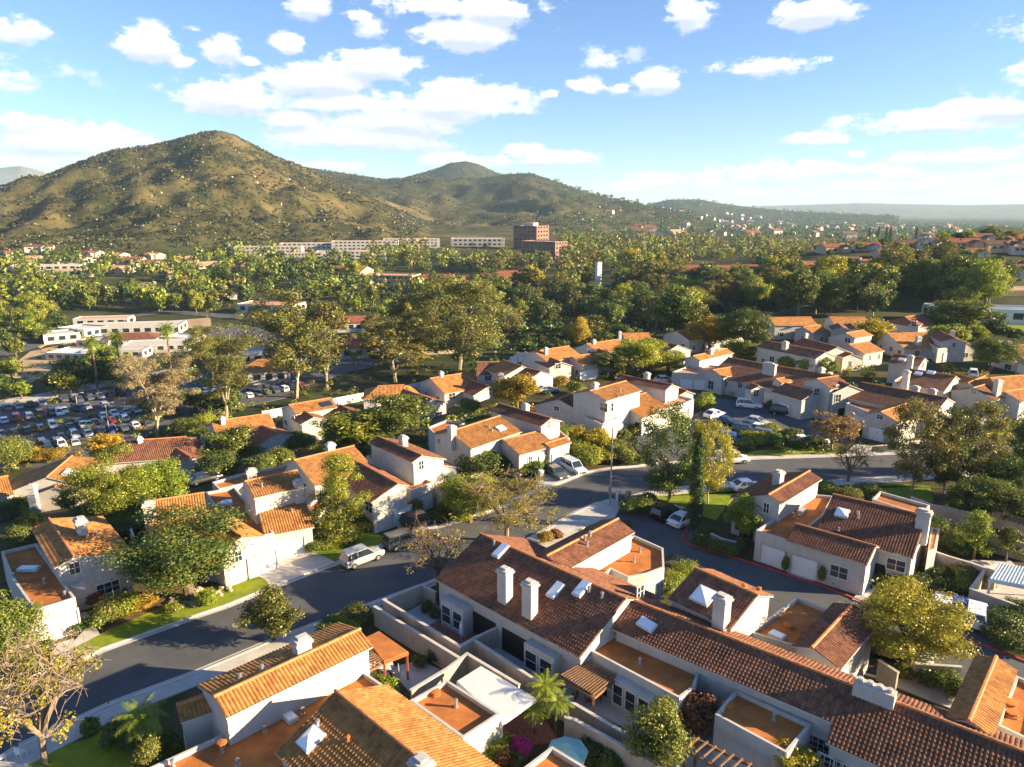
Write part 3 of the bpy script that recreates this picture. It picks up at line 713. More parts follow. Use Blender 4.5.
# ------------------------------------------------------------------ cars
PAINT={}
def paint(n):
    cols={'white':(.78,.78,.77),'silver':(.42,.43,.45),'black':(.012,.012,.014),'grey':(.11,.115,.125),'blue':(.02,.06,.28),'navy':(.012,.02,.06),'red':(.38,.015,.012),'tan':(.4,.33,.22),'green':(.03,.08,.05),'pale blue':(.45,.52,.6)}
    if n not in PAINT: PAINT[n]=mat(n+' car paint',cols[n],rough=.22,spec=.6,metal=.25 if n in('silver','grey','navy') else 0)
    return PAINT[n]
CARP={}
def car_proto(kind,col,simple=False):
    key=(kind,col,simple)
    if key in CARP: return CARP[key]
    L={'sedan':4.6,'suv':4.7,'pickup':5.5,'hatch':4.2}[kind]; W=1.84; hw=W/2
    if kind=='sedan': prof=[(-2.3,.45,.78),(-2.2,.28,.93),(-1.6,.22,.99),(-.9,.22,.97),(.75,.22,.95),(1.5,.22,.88),(2.1,.26,.74),(2.3,.42,.62)]; cab=[(-1.85,.99,0),(-1.1,1.40,1),(.1,1.44,1),(.95,.95,0)]
    elif kind=='suv': prof=[(-2.35,.5,1.0),(-2.28,.36,1.06),(-1.6,.32,1.08),(0,.3,1.07),(.9,.3,1.05),(1.7,.32,.98),(2.2,.36,.86),(2.35,.5,.72)]; cab=[(-2.28,1.06,0),(-2.0,1.70,1),(.35,1.75,1),(1.12,1.05,0)]
    elif kind=='pickup': prof=[(-2.75,.55,1.02),(-2.7,.45,1.05),(-1,.4,1.06),(.4,.4,1.07),(1.3,.4,1.06),(2.1,.42,1.0),(2.6,.46,.9),(2.75,.6,.75)]; cab=[(-.85,1.06,0),(-.6,1.72,1),(.65,1.74,1),(1.3,1.06,0)]
    else: prof=[(-2.1,.45,.9),(-2.02,.3,.98),(-1.5,.24,1.0),(-.6,.24,.98),(.8,.24,.95),(1.4,.24,.9),(1.95,.28,.75),(2.1,.42,.62)]; cab=[(-1.98,.99,0),(-1.6,1.42,1),(.2,1.5,1),(1.1,.94,0)]
    b=MB(); rings=[]
    for x,z0,z1 in prof:
        k=1 if abs(x)<abs(prof[0][0])-.05 else .9
        zm=z0+(z1-z0)*.55
        rings.append([(x,-hw*.93*k,z0),(x,-hw*k,zm),(x,-hw*.9*k,z1-.03),(x,-hw*.6*k,z1),(x,hw*.6*k,z1),(x,hw*.9*k,z1-.03),(x,hw*k,zm),(x,hw*.93*k,z0)])
    for i in range(len(rings)-1):
        for k in range(8): b.face([rings[i][k],rings[i+1][k],rings[i+1][(k+1)%8],rings[i][(k+1)%8]])
    b.face(rings[0]); b.face(list(reversed(rings[-1])))
    (xa,za,_),(xb,zb,_),(xc,zc,_),(xd,zd,_)=cab; c=MB(); yb,yt=hw*.9,hw*.72
    q=lambda x,y,z:(x,y,z)
    lowl=[q(xa,-yb,za-.02),q(xd,-yb,zd-.02)]; 
    c.face([(xa,-yb,za-.02),(xa,yb,za-.02),(xb,yt,zb),(xb,-yt,zb)]); c.face([(xd,yb,zd-.02),(xd,-yb,zd-.02),(xc,-yt,zc),(xc,yt,zc)])
    for sg in(-1,1): c.face([(xa,sg*yb,za-.02),(xd,sg*yb,zd-.02),(xc,sg*yt,zc),(xb,sg*yt,zb)])
    r=MB(); zt=max(zb,zc); r.prism([(xb-.12,-yt-.03),(xc+.08,-yt-.03),(xc+.08,yt+.03),(xb-.12,yt+.03)],zt-.06,zt+.04,bottom=True)
    for x0,z0,x1,z1 in ((xa,za,xb,zb),(xd,zd,xc,zc)):
        for sg in (-1,1): r.bar((x0,sg*yb,z0),(x1,sg*(yt),z1),.09,.09)
    xm=(xb+xc)/2-.1
    for sg in(-1,1): r.bar((xm,sg*(yb+.005),(za+zd)/2),(xm,sg*(yt+.01),zt-.03),.08,.05)
    if kind in('suv',):
        for sg in(-1,1): r.bar((xb+.3,sg*(yb-.0),1.06),(xb+.3,sg*(yt+.01),zt-.03),.1,.05)
    root=bpy.data.objects.new('parked_car' if kind!='pickup' else 'pickup_truck',None)
    if simple:
        body=b.build('body',[paint(col)],off=Vector((0,0,0))); body.parent=root
        g=c.build('window',[M['glass']],off=Vector((0,0,0))); g.parent=root; rr=r.build('car_roof',[paint(col)],off=Vector((0,0,0))); rr.parent=root; ks=[body,g,rr]
    else:
        body=b.build('body',[paint(col)],off=Vector((0,0,0)),smooth=False); g=c.build('window',[M['glass']],off=Vector((0,0,0))); rr=r.build('car_roof',[paint(col)],off=Vector((0,0,0))); ks=[body,g,rr]
        if kind=='pickup':
            t=MB(); t.box((-1.85,0,1.08),(1.6,1.45,.03)); o=t.build('cargo_bed',[M['dark']],off=Vector((0,0,0))); ks.append(o)
    fx=L/2
    wx=L*.31; wr=.34 if kind!='pickup' else .39
    subs=[]
    if not simple:
        for sx in(-1,1):
            for sy in(-1,1):
                w=MB(); 
                P=[(sx*wx+wr*math.cos(t*.5236),sy*(hw-.2),wr+wr*math.sin(t*.5236)) for t in range(12)]; P2=[(p[0],sy*(hw+.02),p[2]) for p in P]
                for k in range(12): w.face([P[k],P[(k+1)%12],P2[(k+1)%12],P2[k]])
                w.face(P2); o=w.build('wheel',[M['tyre']],off=Vector((0,0,0))); ks.append(o); rm=MB(); rm.face([(sx*wx+(p[0]-sx*wx)*.62,sy*(hw+.03),wr+(p[2]-wr)*.62) for p in P2]); ro=rm.build('rim',[M['rim']],off=Vector((0,0,0))); subs.append((o,ro))
        for sy in(-1,1):
            h=MB(); h.box((fx-.1,sy*hw*.66,prof[-2][2]-.09),(.22,.36,.13)); ks.append(h.build('headlight',[M['lamp']],off=Vector((0,0,0))))
            h=MB(); h.box((-fx+.06,sy*hw*.74,prof[0][2]-.1),(.16,.28,.16)); ks.append(h.build('taillight',[M['lampr']],off=Vector((0,0,0))))
        h=MB(); h.box((fx-.02,0,prof[-1][1]+.1),(.08,1.1,.16)); ks.append(h.build('grille',[M['dark']],off=Vector((0,0,0))))
    for o in ks: o.parent=root
    for o,ro in subs: ro.parent=o
    # keep only the data: the prototype objects themselves are unlinked
    tree_=[(o.name.split('.')[0],o.data,[(x.name.split('.')[0],x.data) for a,x in subs if a==o]) for o in ks]
    for o in ks+[x for _,x in subs]: bpy.data.objects.remove(o)
    nm='pickup_truck' if kind=='pickup' else 'parked_car'; bpy.data.objects.remove(root)
    CARP[key]=(nm,tree_); return CARP[key]
def car_at(kind,col,p,rz,label,simple=False,group=None,cat='car'):
    nm,tr=car_proto(kind,col,simple); o=empty(nm,p,label,'pickup' if kind=='pickup' else cat,group); o.rotation_euler=(0,0,rz)
    for n,d,sub in tr:
        c=bpy.data.objects.new(n,d); COL.objects.link(c); c.parent=o
        for n2,d2 in sub:
            k=bpy.data.objects.new(n2,d2); COL.objects.link(k); k.parent=c
    return o
def car(kind,col,px,py,deg,label,h=.7,z=.02,group=None):
    p=hit(px,py,h); p.z=T(p.x,p.y)+z; return car_at(kind,col,p,R(deg),label,group=group)
# ------------------------------------------------------------------ ground
def ground_mat():
    m=bpy.data.materials.new('earth scrub and far plain'); m.use_nodes=True; N,L=nt(m); b=N['Principled BSDF']; b.inputs['Roughness'].default_value=.95; b.inputs['Specular IOR Level'].default_value=.08
    geo=N.new('ShaderNodeNewGeometry'); P=geo.outputs['Position']
    def noise(sc,det=6,ro=.6): 
        n=N.new('ShaderNodeTexNoise'); n.inputs['Scale'].default_value=sc; n.inputs['Detail'].default_value=det; n.inputs['Roughness'].default_value=ro; L.new(P,n.inputs['Vector']); return n.outputs['Fac']
    def mr(x,a,b_,c=0,d=1):
        k=N.new('ShaderNodeMapRange'); k.inputs[1].default_value=a; k.inputs[2].default_value=b_; k.inputs[3].default_value=c; k.inputs[4].default_value=d; L.new(x,k.inputs[0]); return k.outputs[0]
    def mix(f,A,B):
        k=N.new('ShaderNodeMix'); k.data_type='RGBA'; L.new(f,k.inputs[0])
        for i,c in ((6,A),(7,B)):
            if isinstance(c,tuple): k.inputs[i].default_value=(*c,1)
            else: L.new(c,k.inputs[i])
        return k.outputs[2]
    near=mix(mr(noise(.35,8),.4,.6),(.05,.06,.018),(.10,.07,.04))
    mid=mix(mr(noise(.03,9,.7),.42,.68),(.03,.042,.013),(.10,.085,.04))
    chap=mix(mr(noise(.035,9,.75),.42,.60),(.024,.03,.011),(.105,.088,.034))
    chap=mix(mr(noise(.006,7,.65),.5,.66),chap,(.16,.12,.05))
    rock=mr(noise(.028,10,.8),.63,.70); rk2=mr(noise(.005,4),.48,.6)
    mu=N.new('ShaderNodeMath'); mu.operation='MULTIPLY'; L.new(rock,mu.inputs[0]); L.new(rk2,mu.inputs[1])
    chap=mix(mu.outputs[0],chap,(.34,.27,.19))
    far=mix(mr(noise(.012,8,.8),.40,.62),(.05,.07,.03),(.24,.2,.15))
    sx=N.new('ShaderNodeSeparateXYZ'); L.new(P,sx.inputs[0]); cx=N.new('ShaderNodeCombineXYZ'); L.new(sx.outputs[0],cx.inputs[0]); L.new(sx.outputs[1],cx.inputs[1])
    ln=N.new('ShaderNodeVectorMath'); ln.operation='LENGTH'; L.new(cx.outputs[0],ln.inputs[0]); r=ln.outputs['Value']
    c=mix(mr(r,130,200),near,mid); c=mix(mr(r,700,860),c,chap); dk=mix(mr(noise(.02,8,.7),.4,.62),(.022,.03,.016),(.065,.06,.03)); c=mix(mr(r,1650,2000),c,dk); c=mix(mr(r,5200,6500),c,far); L.new(c,b.inputs['Base Color'])  # dk: shade of the farther ridges put into their ground colour
    bp=N.new('ShaderNodeBump'); bp.inputs['Strength'].default_value=.8; bp.inputs['Distance'].default_value=5; L.new(noise(.05,9,.75),bp.inputs['Height'])
    bm=N.new('ShaderNodeMath'); bm.operation='MULTIPLY'; L.new(mr(r,600,900),bm.inputs[0]); bm.inputs[1].default_value=.75; L.new(bm.outputs[0],bp.inputs['Strength']); L.new(bp.outputs[0],b.inputs['Normal'])
    return m
def make_ground():
    az=np.concatenate([np.linspace(-math.pi,-.95,24)[:-1],np.linspace(-.95,.95,620),np.linspace(.95,math.pi,24)[1:]])
    rr=np.concatenate([[0.5],np.linspace(8,300,100),np.linspace(303,700,90)[1:],np.linspace(705,1750,200),np.linspace(1760,3600,110)[1:],np.geomspace(3650,26000,90)])
    A,Rr=np.meshgrid(az,rr); X=Rr*np.sin(A); Y=Rr*np.cos(A); Z=terr(X,Y)
    na=len(az); me=bpy.data.meshes.new('ground'); V=np.stack([X,Y,Z],-1).reshape(-1,3)
    i=np.arange(len(rr)-1)[:,None]*na+np.arange(na-1)[None,:]; F=np.stack([i,i+1,i+1+na,i+na],-1).reshape(-1,4)[:, ::-1]
    me.vertices.add(len(V)); me.vertices.foreach_set('co',V.astype(np.float32).ravel()); n=len(F)
    me.loops.add(4*n); me.loops.foreach_set('vertex_index',F.astype(np.int32).ravel()); me.polygons.add(n); me.polygons.foreach_set('loop_start',np.arange(0,4*n,4,dtype=np.int32)); me.polygons.foreach_set('loop_total',np.full(n,4,dtype=np.int32))
    me.polygons.foreach_set('use_smooth',[True]*n); me.materials.append(ground_mat()); me.update(calc_edges=True)
    o=bpy.data.objects.new('ground',me); COL.objects.link(o); tag(o,kind='structure')
make_ground()
# ------------------------------------------------------------------ streets (near, level ground)
NK=[(-60,712),(0,688),(47,670),(66,665),(94,654),(101,650),(160,629),(199,615),(226,606),(270,588),(324,567),(345,560),(375,548),(410,533),(440,526),(500,508),(530,493),(560,483),(584,473),(615,468),(640,466),(656,463.5),(690,461),(740,459),(830,456),(930,452),(1060,445)]
SK=[(-60,805),(20,748),(76,722),(110,706),(199,673),(277,640),(375,604),(430,584),(500,556),(545,532),(575,514),(600,503),(632,497),(660,490.5),(728,483.5),(824,482),(902,477),(1060,465)]
sheet('street',NK+SK[::-1],.02,'asph')
# lane that branches off behind the long roof
LN=[(600,504),(640,497),(668,503),(690,512),(700,540),(728,556),(824,587),(875,607.5),(988,647),(1060,676)]; LS=[(1060,712),(960,690),(860,670),(760,640),(664,592),(640,560),(630,520),(606,520)]
sheet('lane',LN+LS,.026,'asph')
def kerb(name,pts,mt,w=.25,h=.14,off=0):
    P=[at(p[0],p[1],0) for p in pts]; m=MB()
    for i in range(len(P)-1):
        a,b=P[i],P[i+1]; d=(b-a).normalized(); n=Vector((-d.y,d.x,0)); m.obox(a-n*w/2+n*off-d*.03-Vector((0,0,.1)),(b-a)+d*.06,n*w,Vector((0,0,.1+h-.003*(i%2))))
    if off==0 and mt=='kerb' and h>.1:
        g=MB()
        for i in range(len(P)-1):
            a,b=P[i],P[i+1]; d=(b-a).normalized(); n=Vector((-d.y,d.x,0)); z=Vector((0,0,.034+.003*(i%2))); g.face([a-n*.6+z,b-n*.6+z,b+n*.6+z,a+n*.6+z])
        tag(g.build('gutter',[M['conc']]),kind='structure')
    return tag(m.build(name,[M[mt]]),kind='structure')
kerb('kerb',NK,'kerb'); kerb('kerb',SK[:12],'kerb'); kerb('kerb',SK[12:],'kerb')
kerb('kerb',[(690,512),(686,532),(681.5,537.5),(690,545),(728,556)],'redk'); kerb('kerb',[(728,556),(760,566),(824,587),(875,607.5),(988,647),(1060,676)],'redk')
def slab(name,poly,mt,dz=.12): return sheet(name,poly,dz,mt,thick=dz)
slab('sidewalk',[(-60,805),(20,748),(76,722),(110,706),(199,673),(277,640),(375,604),(384,608),(284,646),(210,680),(120,716),(86,734),(30,764),(-50,822)],'conc')
slab('sidewalk',[(527,538),(560,519),(594,503),(612,498),(622,505),(615,517),(586,526),(560,545),(540,556)],'conc')
slab('sidewalk',[(632,497),(660,490.5),(728,483.5),(824,482),(902,477),(1060,465),(1060,469),(902,481),(824,486),(728,488),(664,495)],'conc')
slab('sidewalk',[(690,461),(740,459),(830,456),(930,452),(1060,445),(1060,442),(930,448.5),(872,451),(872,446),(855,444),(845,453),(740,456.5),(690,458.5)],'conc')
slab('lawn',[(80,656),(101,649),(160,628),(199,614),(226,605),(269,587),(266,580),(254,575),(236,580),(205,588),(176,596),(168,603),(157,609),(110,629),(76,647)],'lawn',.11)
slab('lawn',[(0,687),(46,669),(41,659),(0,676)],'lawn',.11)
slab('planting_bed',[(102,632),(110,629),(157,609),(168,603),(176,596),(205,588),(190,582),(160,588),(130,596),(100,606),(92,618)],'mulch',.09)
slab('path',[(225,583),(240,578),(255,573),(262,566),(240,563),(215,572),(200,578)],'conc',.10)
slab('path',[(76,650),(102,638),(98,631),(86,612),(80,612),(84,630),(72,643)],'conc',.10)
slab('driveway',[(270,587),(324,566),(334,562),(326,552),(304,546),(278,554),(256,562),(254,574),(266,580)],'conc',.10)
slab('driveway',[(36,650),(74,638),(73,648),(80,656),(94,654),(66,665),(47,670),(42,659)],'conc',.10)
slab('driveway',[(400,536),(440,526),(432,516),(402,511),(392,519),(398,527)],'conc',.10)
slab('lawn',[(300,545),(334,561),(345,559),(375,547),(392,540),(372,532),(352,520),(330,528),(318,536)],'lawn',.11)
slab('driveway',[(532,491),(560,482),(584,472),(566,462),(545,468)],'conc',.10)
slab('lawn',[(744,455.5),(842,452),(838,447),(792,449),(750,451)],'lawn',.12)
slab('lawn',[(650,497),(664,496),(728,489),(824,487),(890,483),(930,486),(934,502),(877,493),(833,494),(800,486),(736,494),(716,520),(690,512),(672,503)],'lawn',.10)
slab('lawn',[(-10,767),(90,738),(124,718),(150,705),(166,735),(150,780)],'lawn',.1)
slab('driveway',[(656,463),(690,460.5),(700,448),(668,424),(650,421),(640,425),(632,443),(642,455)],'asph',.05)
slab('court_road',[(690,455),(742,452),(800,444),(846,441),(842,431),(800,415),(760,405),(720,398),(690,390),(680,398),(704,408),(682,424)],'asph',.05)
slab('planting_island',[(748,451),(840,446),(836,436),(800,435),(768,428),(744,424),(738,433)],'mulch',.12)
slab('driveway',[(872,446),(960,441),(1000,424),(1012,400),(990,400),(984,420),(950,436)],'conc',.06)
slab('lawn',[(990,427),(1014,425),(1010,434),(986,436)],'lawn',.10)
for a in ([(755,560),(788,571),(792,566),(760,555)],[(788,573),(812,582),(816,577),(794,568)]): slab('driveway',a,'conc',.07)
slab('path',[(852,599),(864,603),(878,586),(868,583)],'conc',.09); slab('lawn',[(866,602),(890,606),(888,590),(878,588)],'lawn',.08)
slab('road',[(880,420),(1060,402),(1060,392),(960,384),(905,374),(900,380),(950,400),(880,412)],'asph',.05)
slab('paving',[(385,622),(430,600),(470,628),(504,628),(560,668),(600,660),(690,720),(640,735),(560,695),(470,640),(440,650)],'conc',.06)
slab('patio',[(420,630),(446,616),(492,636),(459,648),(448,646)],'brick',.10)
slab('paving',[(388,668),(420,660),(446,672),(412,694)],'conc',.06); slab('paving',[(880,676),(985,690),(960,712),(860,672)],'conc',.06)
slab('patio',[(640,745),(700,715),(800,760),(780,800),(650,790)],'conc',.06); slab('paving',[(925,560),(1010,560),(1060,610),(990,600)],'conc',.05)
slab('patio',[(497,722),(536,705),(560,742),(520,745)],'brick',.07)
slab('paving',[(1010,585),(935,590),(890,600),(900,620),(960,650),(1040,640)],'asph',.03)
# ------------------------------------------------------------------ near houses
h=House('white house with orange tile gable and wide flat orange roof, beside the lower left palm',(290,690))
h.gable((214.5,697),(360,629.5),6.0,eR=(226,718),eL=(159,703),tile='o',d=2,pitch=20,pL=15)
h.chim(301,636,7.1,1.1,.9); h.vent(262,670,.4); h.vent(240,678,.3)
h.gable((177,706),(212,694),4.5,eR=(183,722),wL=.6,tile='o',d=2,pitch=20); h.win(170,722,1.0,1.2)
h.flat([(222,734),(359,668),(384,685),(430,735),(330,860),(130,780),(150,767)],3.3)
h.gable((335.5,691),(470,800),6.0,eR=(275,752),eL=(387,685),tile='o',d=2,pitch=23)
h.sky(312,740,1.3,1.5,True); h.sky(290,719,1.1,.7); h.chim(421,757,7.2,1.0,.9)
for p in ((243,735),(265,732),(223,753),(238,766),(173,767),(303,714),(318,727)): h.vent(*p)
h.vent(223,751,.7,.22,'flat'); h.vent(348,741,.35,.1,'flat')
h.flat([(410,700),(447,679.5),(500.5,713.5),(463,738)],3.3); h.vent(456,707,.6); h.vent(435,694,.25,.25,'flat')
h2=House('corner of an orange flat roof at the lower edge beside the teal umbrella',(552,765)); h2.flat([(552,746),(588,768),(545,805),(512,776)],3.3)

h=House('white duplex with brown tile roof, two tall chimneys side by side and walled patios',(540,600))
h.gable((480.5,534),(626,599),6.1,eR=(434,579),wL=6.0,tile='b',d=2,pitch=23)
h.chim(505,567,7.3,1.05,.85); h.chim(530,580,7.3,1.05,.85); h.sky(501,552,.9,1.7); h.sky(556,591.5,.9,1.7); h.sky(582,590,.9,1.7); h.vent(589,592); h.vent(602,598); h.vent(494,545)
L=h.last
def bay(h,px,w,dep,zt,n=2):
    b=h.wallhit(*px)
    if not b: return
    _,c,u,nn=b; m=MB(); g=h.g
    m.obox(Vector((c.x,c.y,g-.5))-u*w/2-nn*.1,u*w,nn*(dep+.1),Vector((0,0,zt+.5))); m.build('bay',[M['stucco']],h.root)
    a=c+nn*dep-u*w/2; b2=c+nn*dep+u*w/2; h.walls.append((a,b2,g-.5,g+zt))
    for s_ in (a,b2): h.walls.append((s_,s_-nn*dep,g-.5,g+zt))
    for i in range(n):
        q=c+nn*dep+u*(w*((i+.5)/n-.5)); q.z=g+1.45; h.win(*proj(q),w=w/n*.8,h=1.7,nx=1)
bay(h,(462,612),3.0,1.2,2.75); bay(h,(546,652),3.2,.9,2.75)
for p in ((484,622),(515,640)): h.door(*p,w=3.0,h=2.2)
h.gable((618,519),(547,556),6.0,eL=(633,533),eR=(577,533),tile='b',d=2,pitch=20,ov=.25)
h.vent(590,536); h.vent(585,541); h.vent(587,546)
h.flat([(572,569),(634,535),(663.5,548),(664.5,567),(647,573.5),(628,577),(611,569),(597,580)],3.4); h.vent(622,556); h.vent(634,562); h.vent(640,552)
h.win(659,590,1.1,1.5); h.win(640,592,1.0,1.2)

h=House('long white row house with one continuous brown tile roof running off the lower right corner',(800,680))
h.gable((632,600),(848,684),5.4,eR=(735,681),wL=1.9,tile='b',d=2,pitch=22,pL=16); h.gable((848,684),(1075,772),5.4,eR=(840,749),wL=1.9,tile='b',d=2,pitch=22,pL=16); L=h.last
h.gable((695,568),(758,595.5),7.0,eR=(738,633),wL=2.6,tile='b',d=2,pitch=22); h.chim(723,594,8.1,1.05,.9); h.sky(704,597,1.7,1.7,True)
h.vent(744,588,.35,.16,'flat'); h.vent(759,591,.3,.14,'flat')
h.flat([(584,647),(610,631),(700,669),(694.5,687),(679.5,698)],3.35); h.sky(647,626,1.5,.9); h.vent(640,664)
h.flat([(715,714),(736,689),(812,724),(787,753)],3.35); h.vent(774,720); h.vent(728,707,.25,.3,'flat')
bay(h,(636,694),3.4,.7,2.6,3); h.win(611,682,1.0,1.3); h.door(602,680); h.door(664,706,1.6)
for p in ((818,744),(832,749),(848,757)): h.win(*p,w=1.5,h=1.3,nx=4,ny=3,z=1.8)
h.flat([(797,597),(834,611.5),(808,650),(750,632)],3.6); h.vent(788,628,.4,.3,'flat'); h.vent(803,632,.25,.3,'flat'); h.sky(777,637,1.2,.8)
h.gable((853,604),(812,648),5.3,eR=(826,611) ,eL=(873,631),tile='b',d=2,pitch=20)
h.gable((996,657),(969,721),5.6,eL=(1016.6,674),eR=(974,658),tile='o',d=2,pitch=20)
h.flat([(1016,675),(1050,690),(1040,745),(996,724)],3.5); h.vent(1010,708,.5,.3,'flat'); h.vent(1012,715,.3,.3,'flat')
c=at(876,681,h.g+6.6); m=MB(); m.box((c.x,c.y,c.z-1.15),(2.5,.8,1.5),L['u'].to_track_quat('X','Z').to_euler().z); o=m.build('chimney',[M['stucco']],h.root)
for i in range(4):
    k=MB(); q=c+L['u']*(-.9+.6*i); k.lathe((q.x,q.y,c.z-.42),[(.2,0),(.17,.22),(.2,.26),(.02,.27)],10); k.build('chimney_pot',[M['stucco']],o)

h.win(905,664,.8,1.0)

h=House('white house with brown tile roofs and two white garage doors across the lane',(830,545))
h.gable((768.5,495),(809.5,471),6.1,eR=(779,506),eL=(734,495),tile='b',d=2,pitch=20); h.chim(779,470,7.4,1.1,.9)
h.gable((753,503.5),(762,497),4.6,wR=1.1,wL=1.1,tile='o',d=2)
h.win(766.5,508,.7,1.2); h.win(741,526,1.6,1.3); h.win(718,519,.8,1.3); h.door(746,540,1.6,2.2)
h.flat([(756,530),(778,516),(812,494),(834,496),(824,514),(792,541.5)],3.5); h.sky(802,512,1.3,.7); h.vent(799,519); h.vent(786,516); h.vent(793,517)
h.gable((796,524),(876,546.5),4.6,eR=(850.5,560),wL=2.0,tile='b',d=2,pitch=22)
h.gable((833,494.5),(927,516),6.2,eR=(908,557),wL=3.5,tile='b',d=2,pitch=22); h.chim(925,509,7.5,1.2,1.0); h.sky(842,514,1.3,1.3,True); h.vent(858,518); h.vent(858,514,.3); h.vent(838,531,.4)
h.garage(772.5,556); h.garage(804,567); h.win(839,572,1.7,1.3); h.win(896,565,1.7,1.2); h.door(880,570,1.0)
h.flat([(872,499),(880,491),(930,505),(924,515)],4.2)
h.flat([(928,551),(936,549),(940,529),(931,527)],3.2,roof='flat',par=.05)

h=House('white single garage house with brown gable and flat red roof left of the lawn',(75,575))
h.flat([(1,551.5),(36.5,543),(75.5,597.5),(34.5,610),(11,577)],3.4); h.sky(29,570,1.9,.8); h.vent(14,578); h.vent(45,583); h.vent(65,596); h.garage(52,627,4.0,2.2)
h.gable((49,518.6),(74,557),5.6,eR=(35,535),eL=(128,547),tile='o',d=2,pitch=19,pL=14)
h.chim(79.5,517,7.0,1.15,.9); h.win(74.5,568,.9,1.2,arch=True); h.win(108.5,590,2.0,1.7,3,3); h.vent(96,535,.3)
m=MB(); 
for i in range(7):
    a=at(66+2.9*i*.35,584-.5*i+.9*i,2.9); b=at(83+1.0*i*.4,577+1.9*i,2.9); m.bar(a,b,.09,.14)
m.build('pergola_slat',[M['white']],h.root)
h=House('white two-unit house with orange tile roofs and tall ornate chimney facing the driveway',(250,520))
h.gable((147,502),(204,493),6.0,eR=(228,521),wL=2.5,tile='o',d=2,pitch=20); h.chim(148,501,7.1,1.1,.9)
h.flat([(205,492),(235,487),(274,532.5),(242,541),(226,523)],3.5); h.sky(226.5,504,1.3,1.1,True); h.vent(231,522); h.vent(238,514,.3)
h.gable((197,509),(242,537),5.0,wR=2.4,wL=2.4,tile='o',d=2,pitch=18); 
h.gable((245,481.7),(297,470.5),7.4,eR=(256,498),wL=2.0,tile='o',d=2,pitch=18)
h.gable((256,505),(304,496.5),4.9,eR=(277,534.5),tile='o',d=2,pitch=19); h.chim(298,479,7.4,1.0,.7); h.chim(251,468,8.4,1.0,.8); h.vent(262,487); h.vent(292,512,.4)
h.garage(262,556,3.0,2.2); h.garage(290,547,3.0,2.2); h.win(238,556,.8,1.2); h.win(323,495,1.4,1.3)
h.gable((294,460.5),(354,446),6.4,eR=(313.5,487),wL=3,tile='o',d=2,pitch=19); h.chim(330,442,7.5,1.0,.8)
h.flat([(212,482),(245,472.5),(290,464),(284,475),(245,483),(219,489)],3.6)
h.flat([(306,506),(322,494),(330,502),(316,517)],3.0)
h=House('white house with brown gable and archway wall next to the two parked SUVs',(395,490))
h.gable((351.5,458.5),(398,484),5.4,eR=(359,495),eL=(411,486),tile='b',d=2,pitch=20)
h.flat([(366,456),(376,454),(412,473),(434,482),(411,490),(398,483)],3.4); h.sky(385,467,1.4,.8); h.vent(404,474); h.vent(402,478,.3)
h.gable((378,436.7),(422,455.5),6.8,eR=(370,444),wL=3.8,tile='b',d=2,pitch=20); h.chim(403,435,8.0,1.0,.8); h.gable((430,459),(443,465),4.4,wR=1.6,wL=2.6,tile='b',d=2)
h.win(369,506,1.8,1.6,2,2); h.win(361,508,.8,1.6,1,2); h.win(445,479,1.0,1.0); h.garage(402,505,2.4,2.1); h.win(421,465,.8,1.2); h.garage(424,500,2.6,2.1)
h.flat([(434,483),(445,480),(457,490),(446,495)],2.8,par=.1)
h=House('white house with broad orange gable roof and skylight behind the street tree',(500,445))
h.gable((449,432),(500,416),6.2,eR=(466,451),wL=3.5,tile='o',d=2,pitch=19); h.sky(500.5,429,1.5,1.1); h.chim(451.6,425,7.4,1.0,.8); h.vent(489,428); h.vent(492,431,.3)
h.gable((503,440),(540,431),4.6,eR=(521,455),wL=2.0,hip=(0,0),tile='o',d=2,pitch=18)
h.flat([(540,433),(556,427),(570,438),(548,444)],3.4)
h.gable((545,444),(566,437.5),3.8,wR=1.2,wL=1.0,tile='o',d=2)
h.flat([(494,429),(505,424),(548,433),(520,441)],3.4); h.sky(520,428.5,1.2,.7)
h.gable((499,403.5),(551,418.5),6.4,eR=(499,414),wL=2.5,tile='b',d=2,pitch=20); h.chim(525.5,403,7.6,1.0,.8)
h.win(476.6,458,1.6,1.2); h.door(487,458); h.win(530,460,.7,1.2); h.garage(546,459,2.5); h.garage(558,455.5,2.5); h.win(439,441,.6,.8); h.win(549,424,.6,1.1)
h.flat([(428,427),(446,420),(466,422),(452,430),(438,437)],4.2)
h=House('two-storey white house with golden tile roofs and corner windows beside the cul-de-sac',(610,415))
h.gable((590,391),(626,381),8.0,eR=(611,400),wL=4,hip=(0,0),tile='o',d=2,pitch=17); h.chim(595,382,9.2,1.0,.8); h.vent(620,392); h.vent(618,397,.3)
h.gable((617,401),(646,393),5.0,eR=(630,422),wL=2.5,tile='o',d=2,pitch=18); h.vent(628,409,.3)
h.gable((558.6,399.5),(575,392),5.4,wR=5.0,wL=5.0,tile='b',d=2,pitch=20); h.win(556.7,408.5,1.0,.8)
h.win(604,407,1.5,1.4,2); h.win(612,407,.7,1.4,1); h.win(606,425.5,1.2,1.5,2); h.win(614,426,1.6,1.5,2); h.door(592,421,1.8); h.win(625,424,.6,.8); h.garage(648,425,3.5); h.door(637,430,.9)
h.flat([(584,416),(606,411),(618,418),(602,424)],3.6)
h.flat([(646,397),(672,393),(694,399),(680,405),(657,410)],3.6,roof='flat_p'); h.win(688,411,.8,1.2)
h.gable((622,375),(672,384.5),6.4,eR=(622,382),wL=3,tile='b',d=2,pitch=20); h.chim(647,372,7.6,1.0,.8); h.gable((676,387),(687,391),4.2,wR=2.0,wL=2.0,tile='b',d=2)
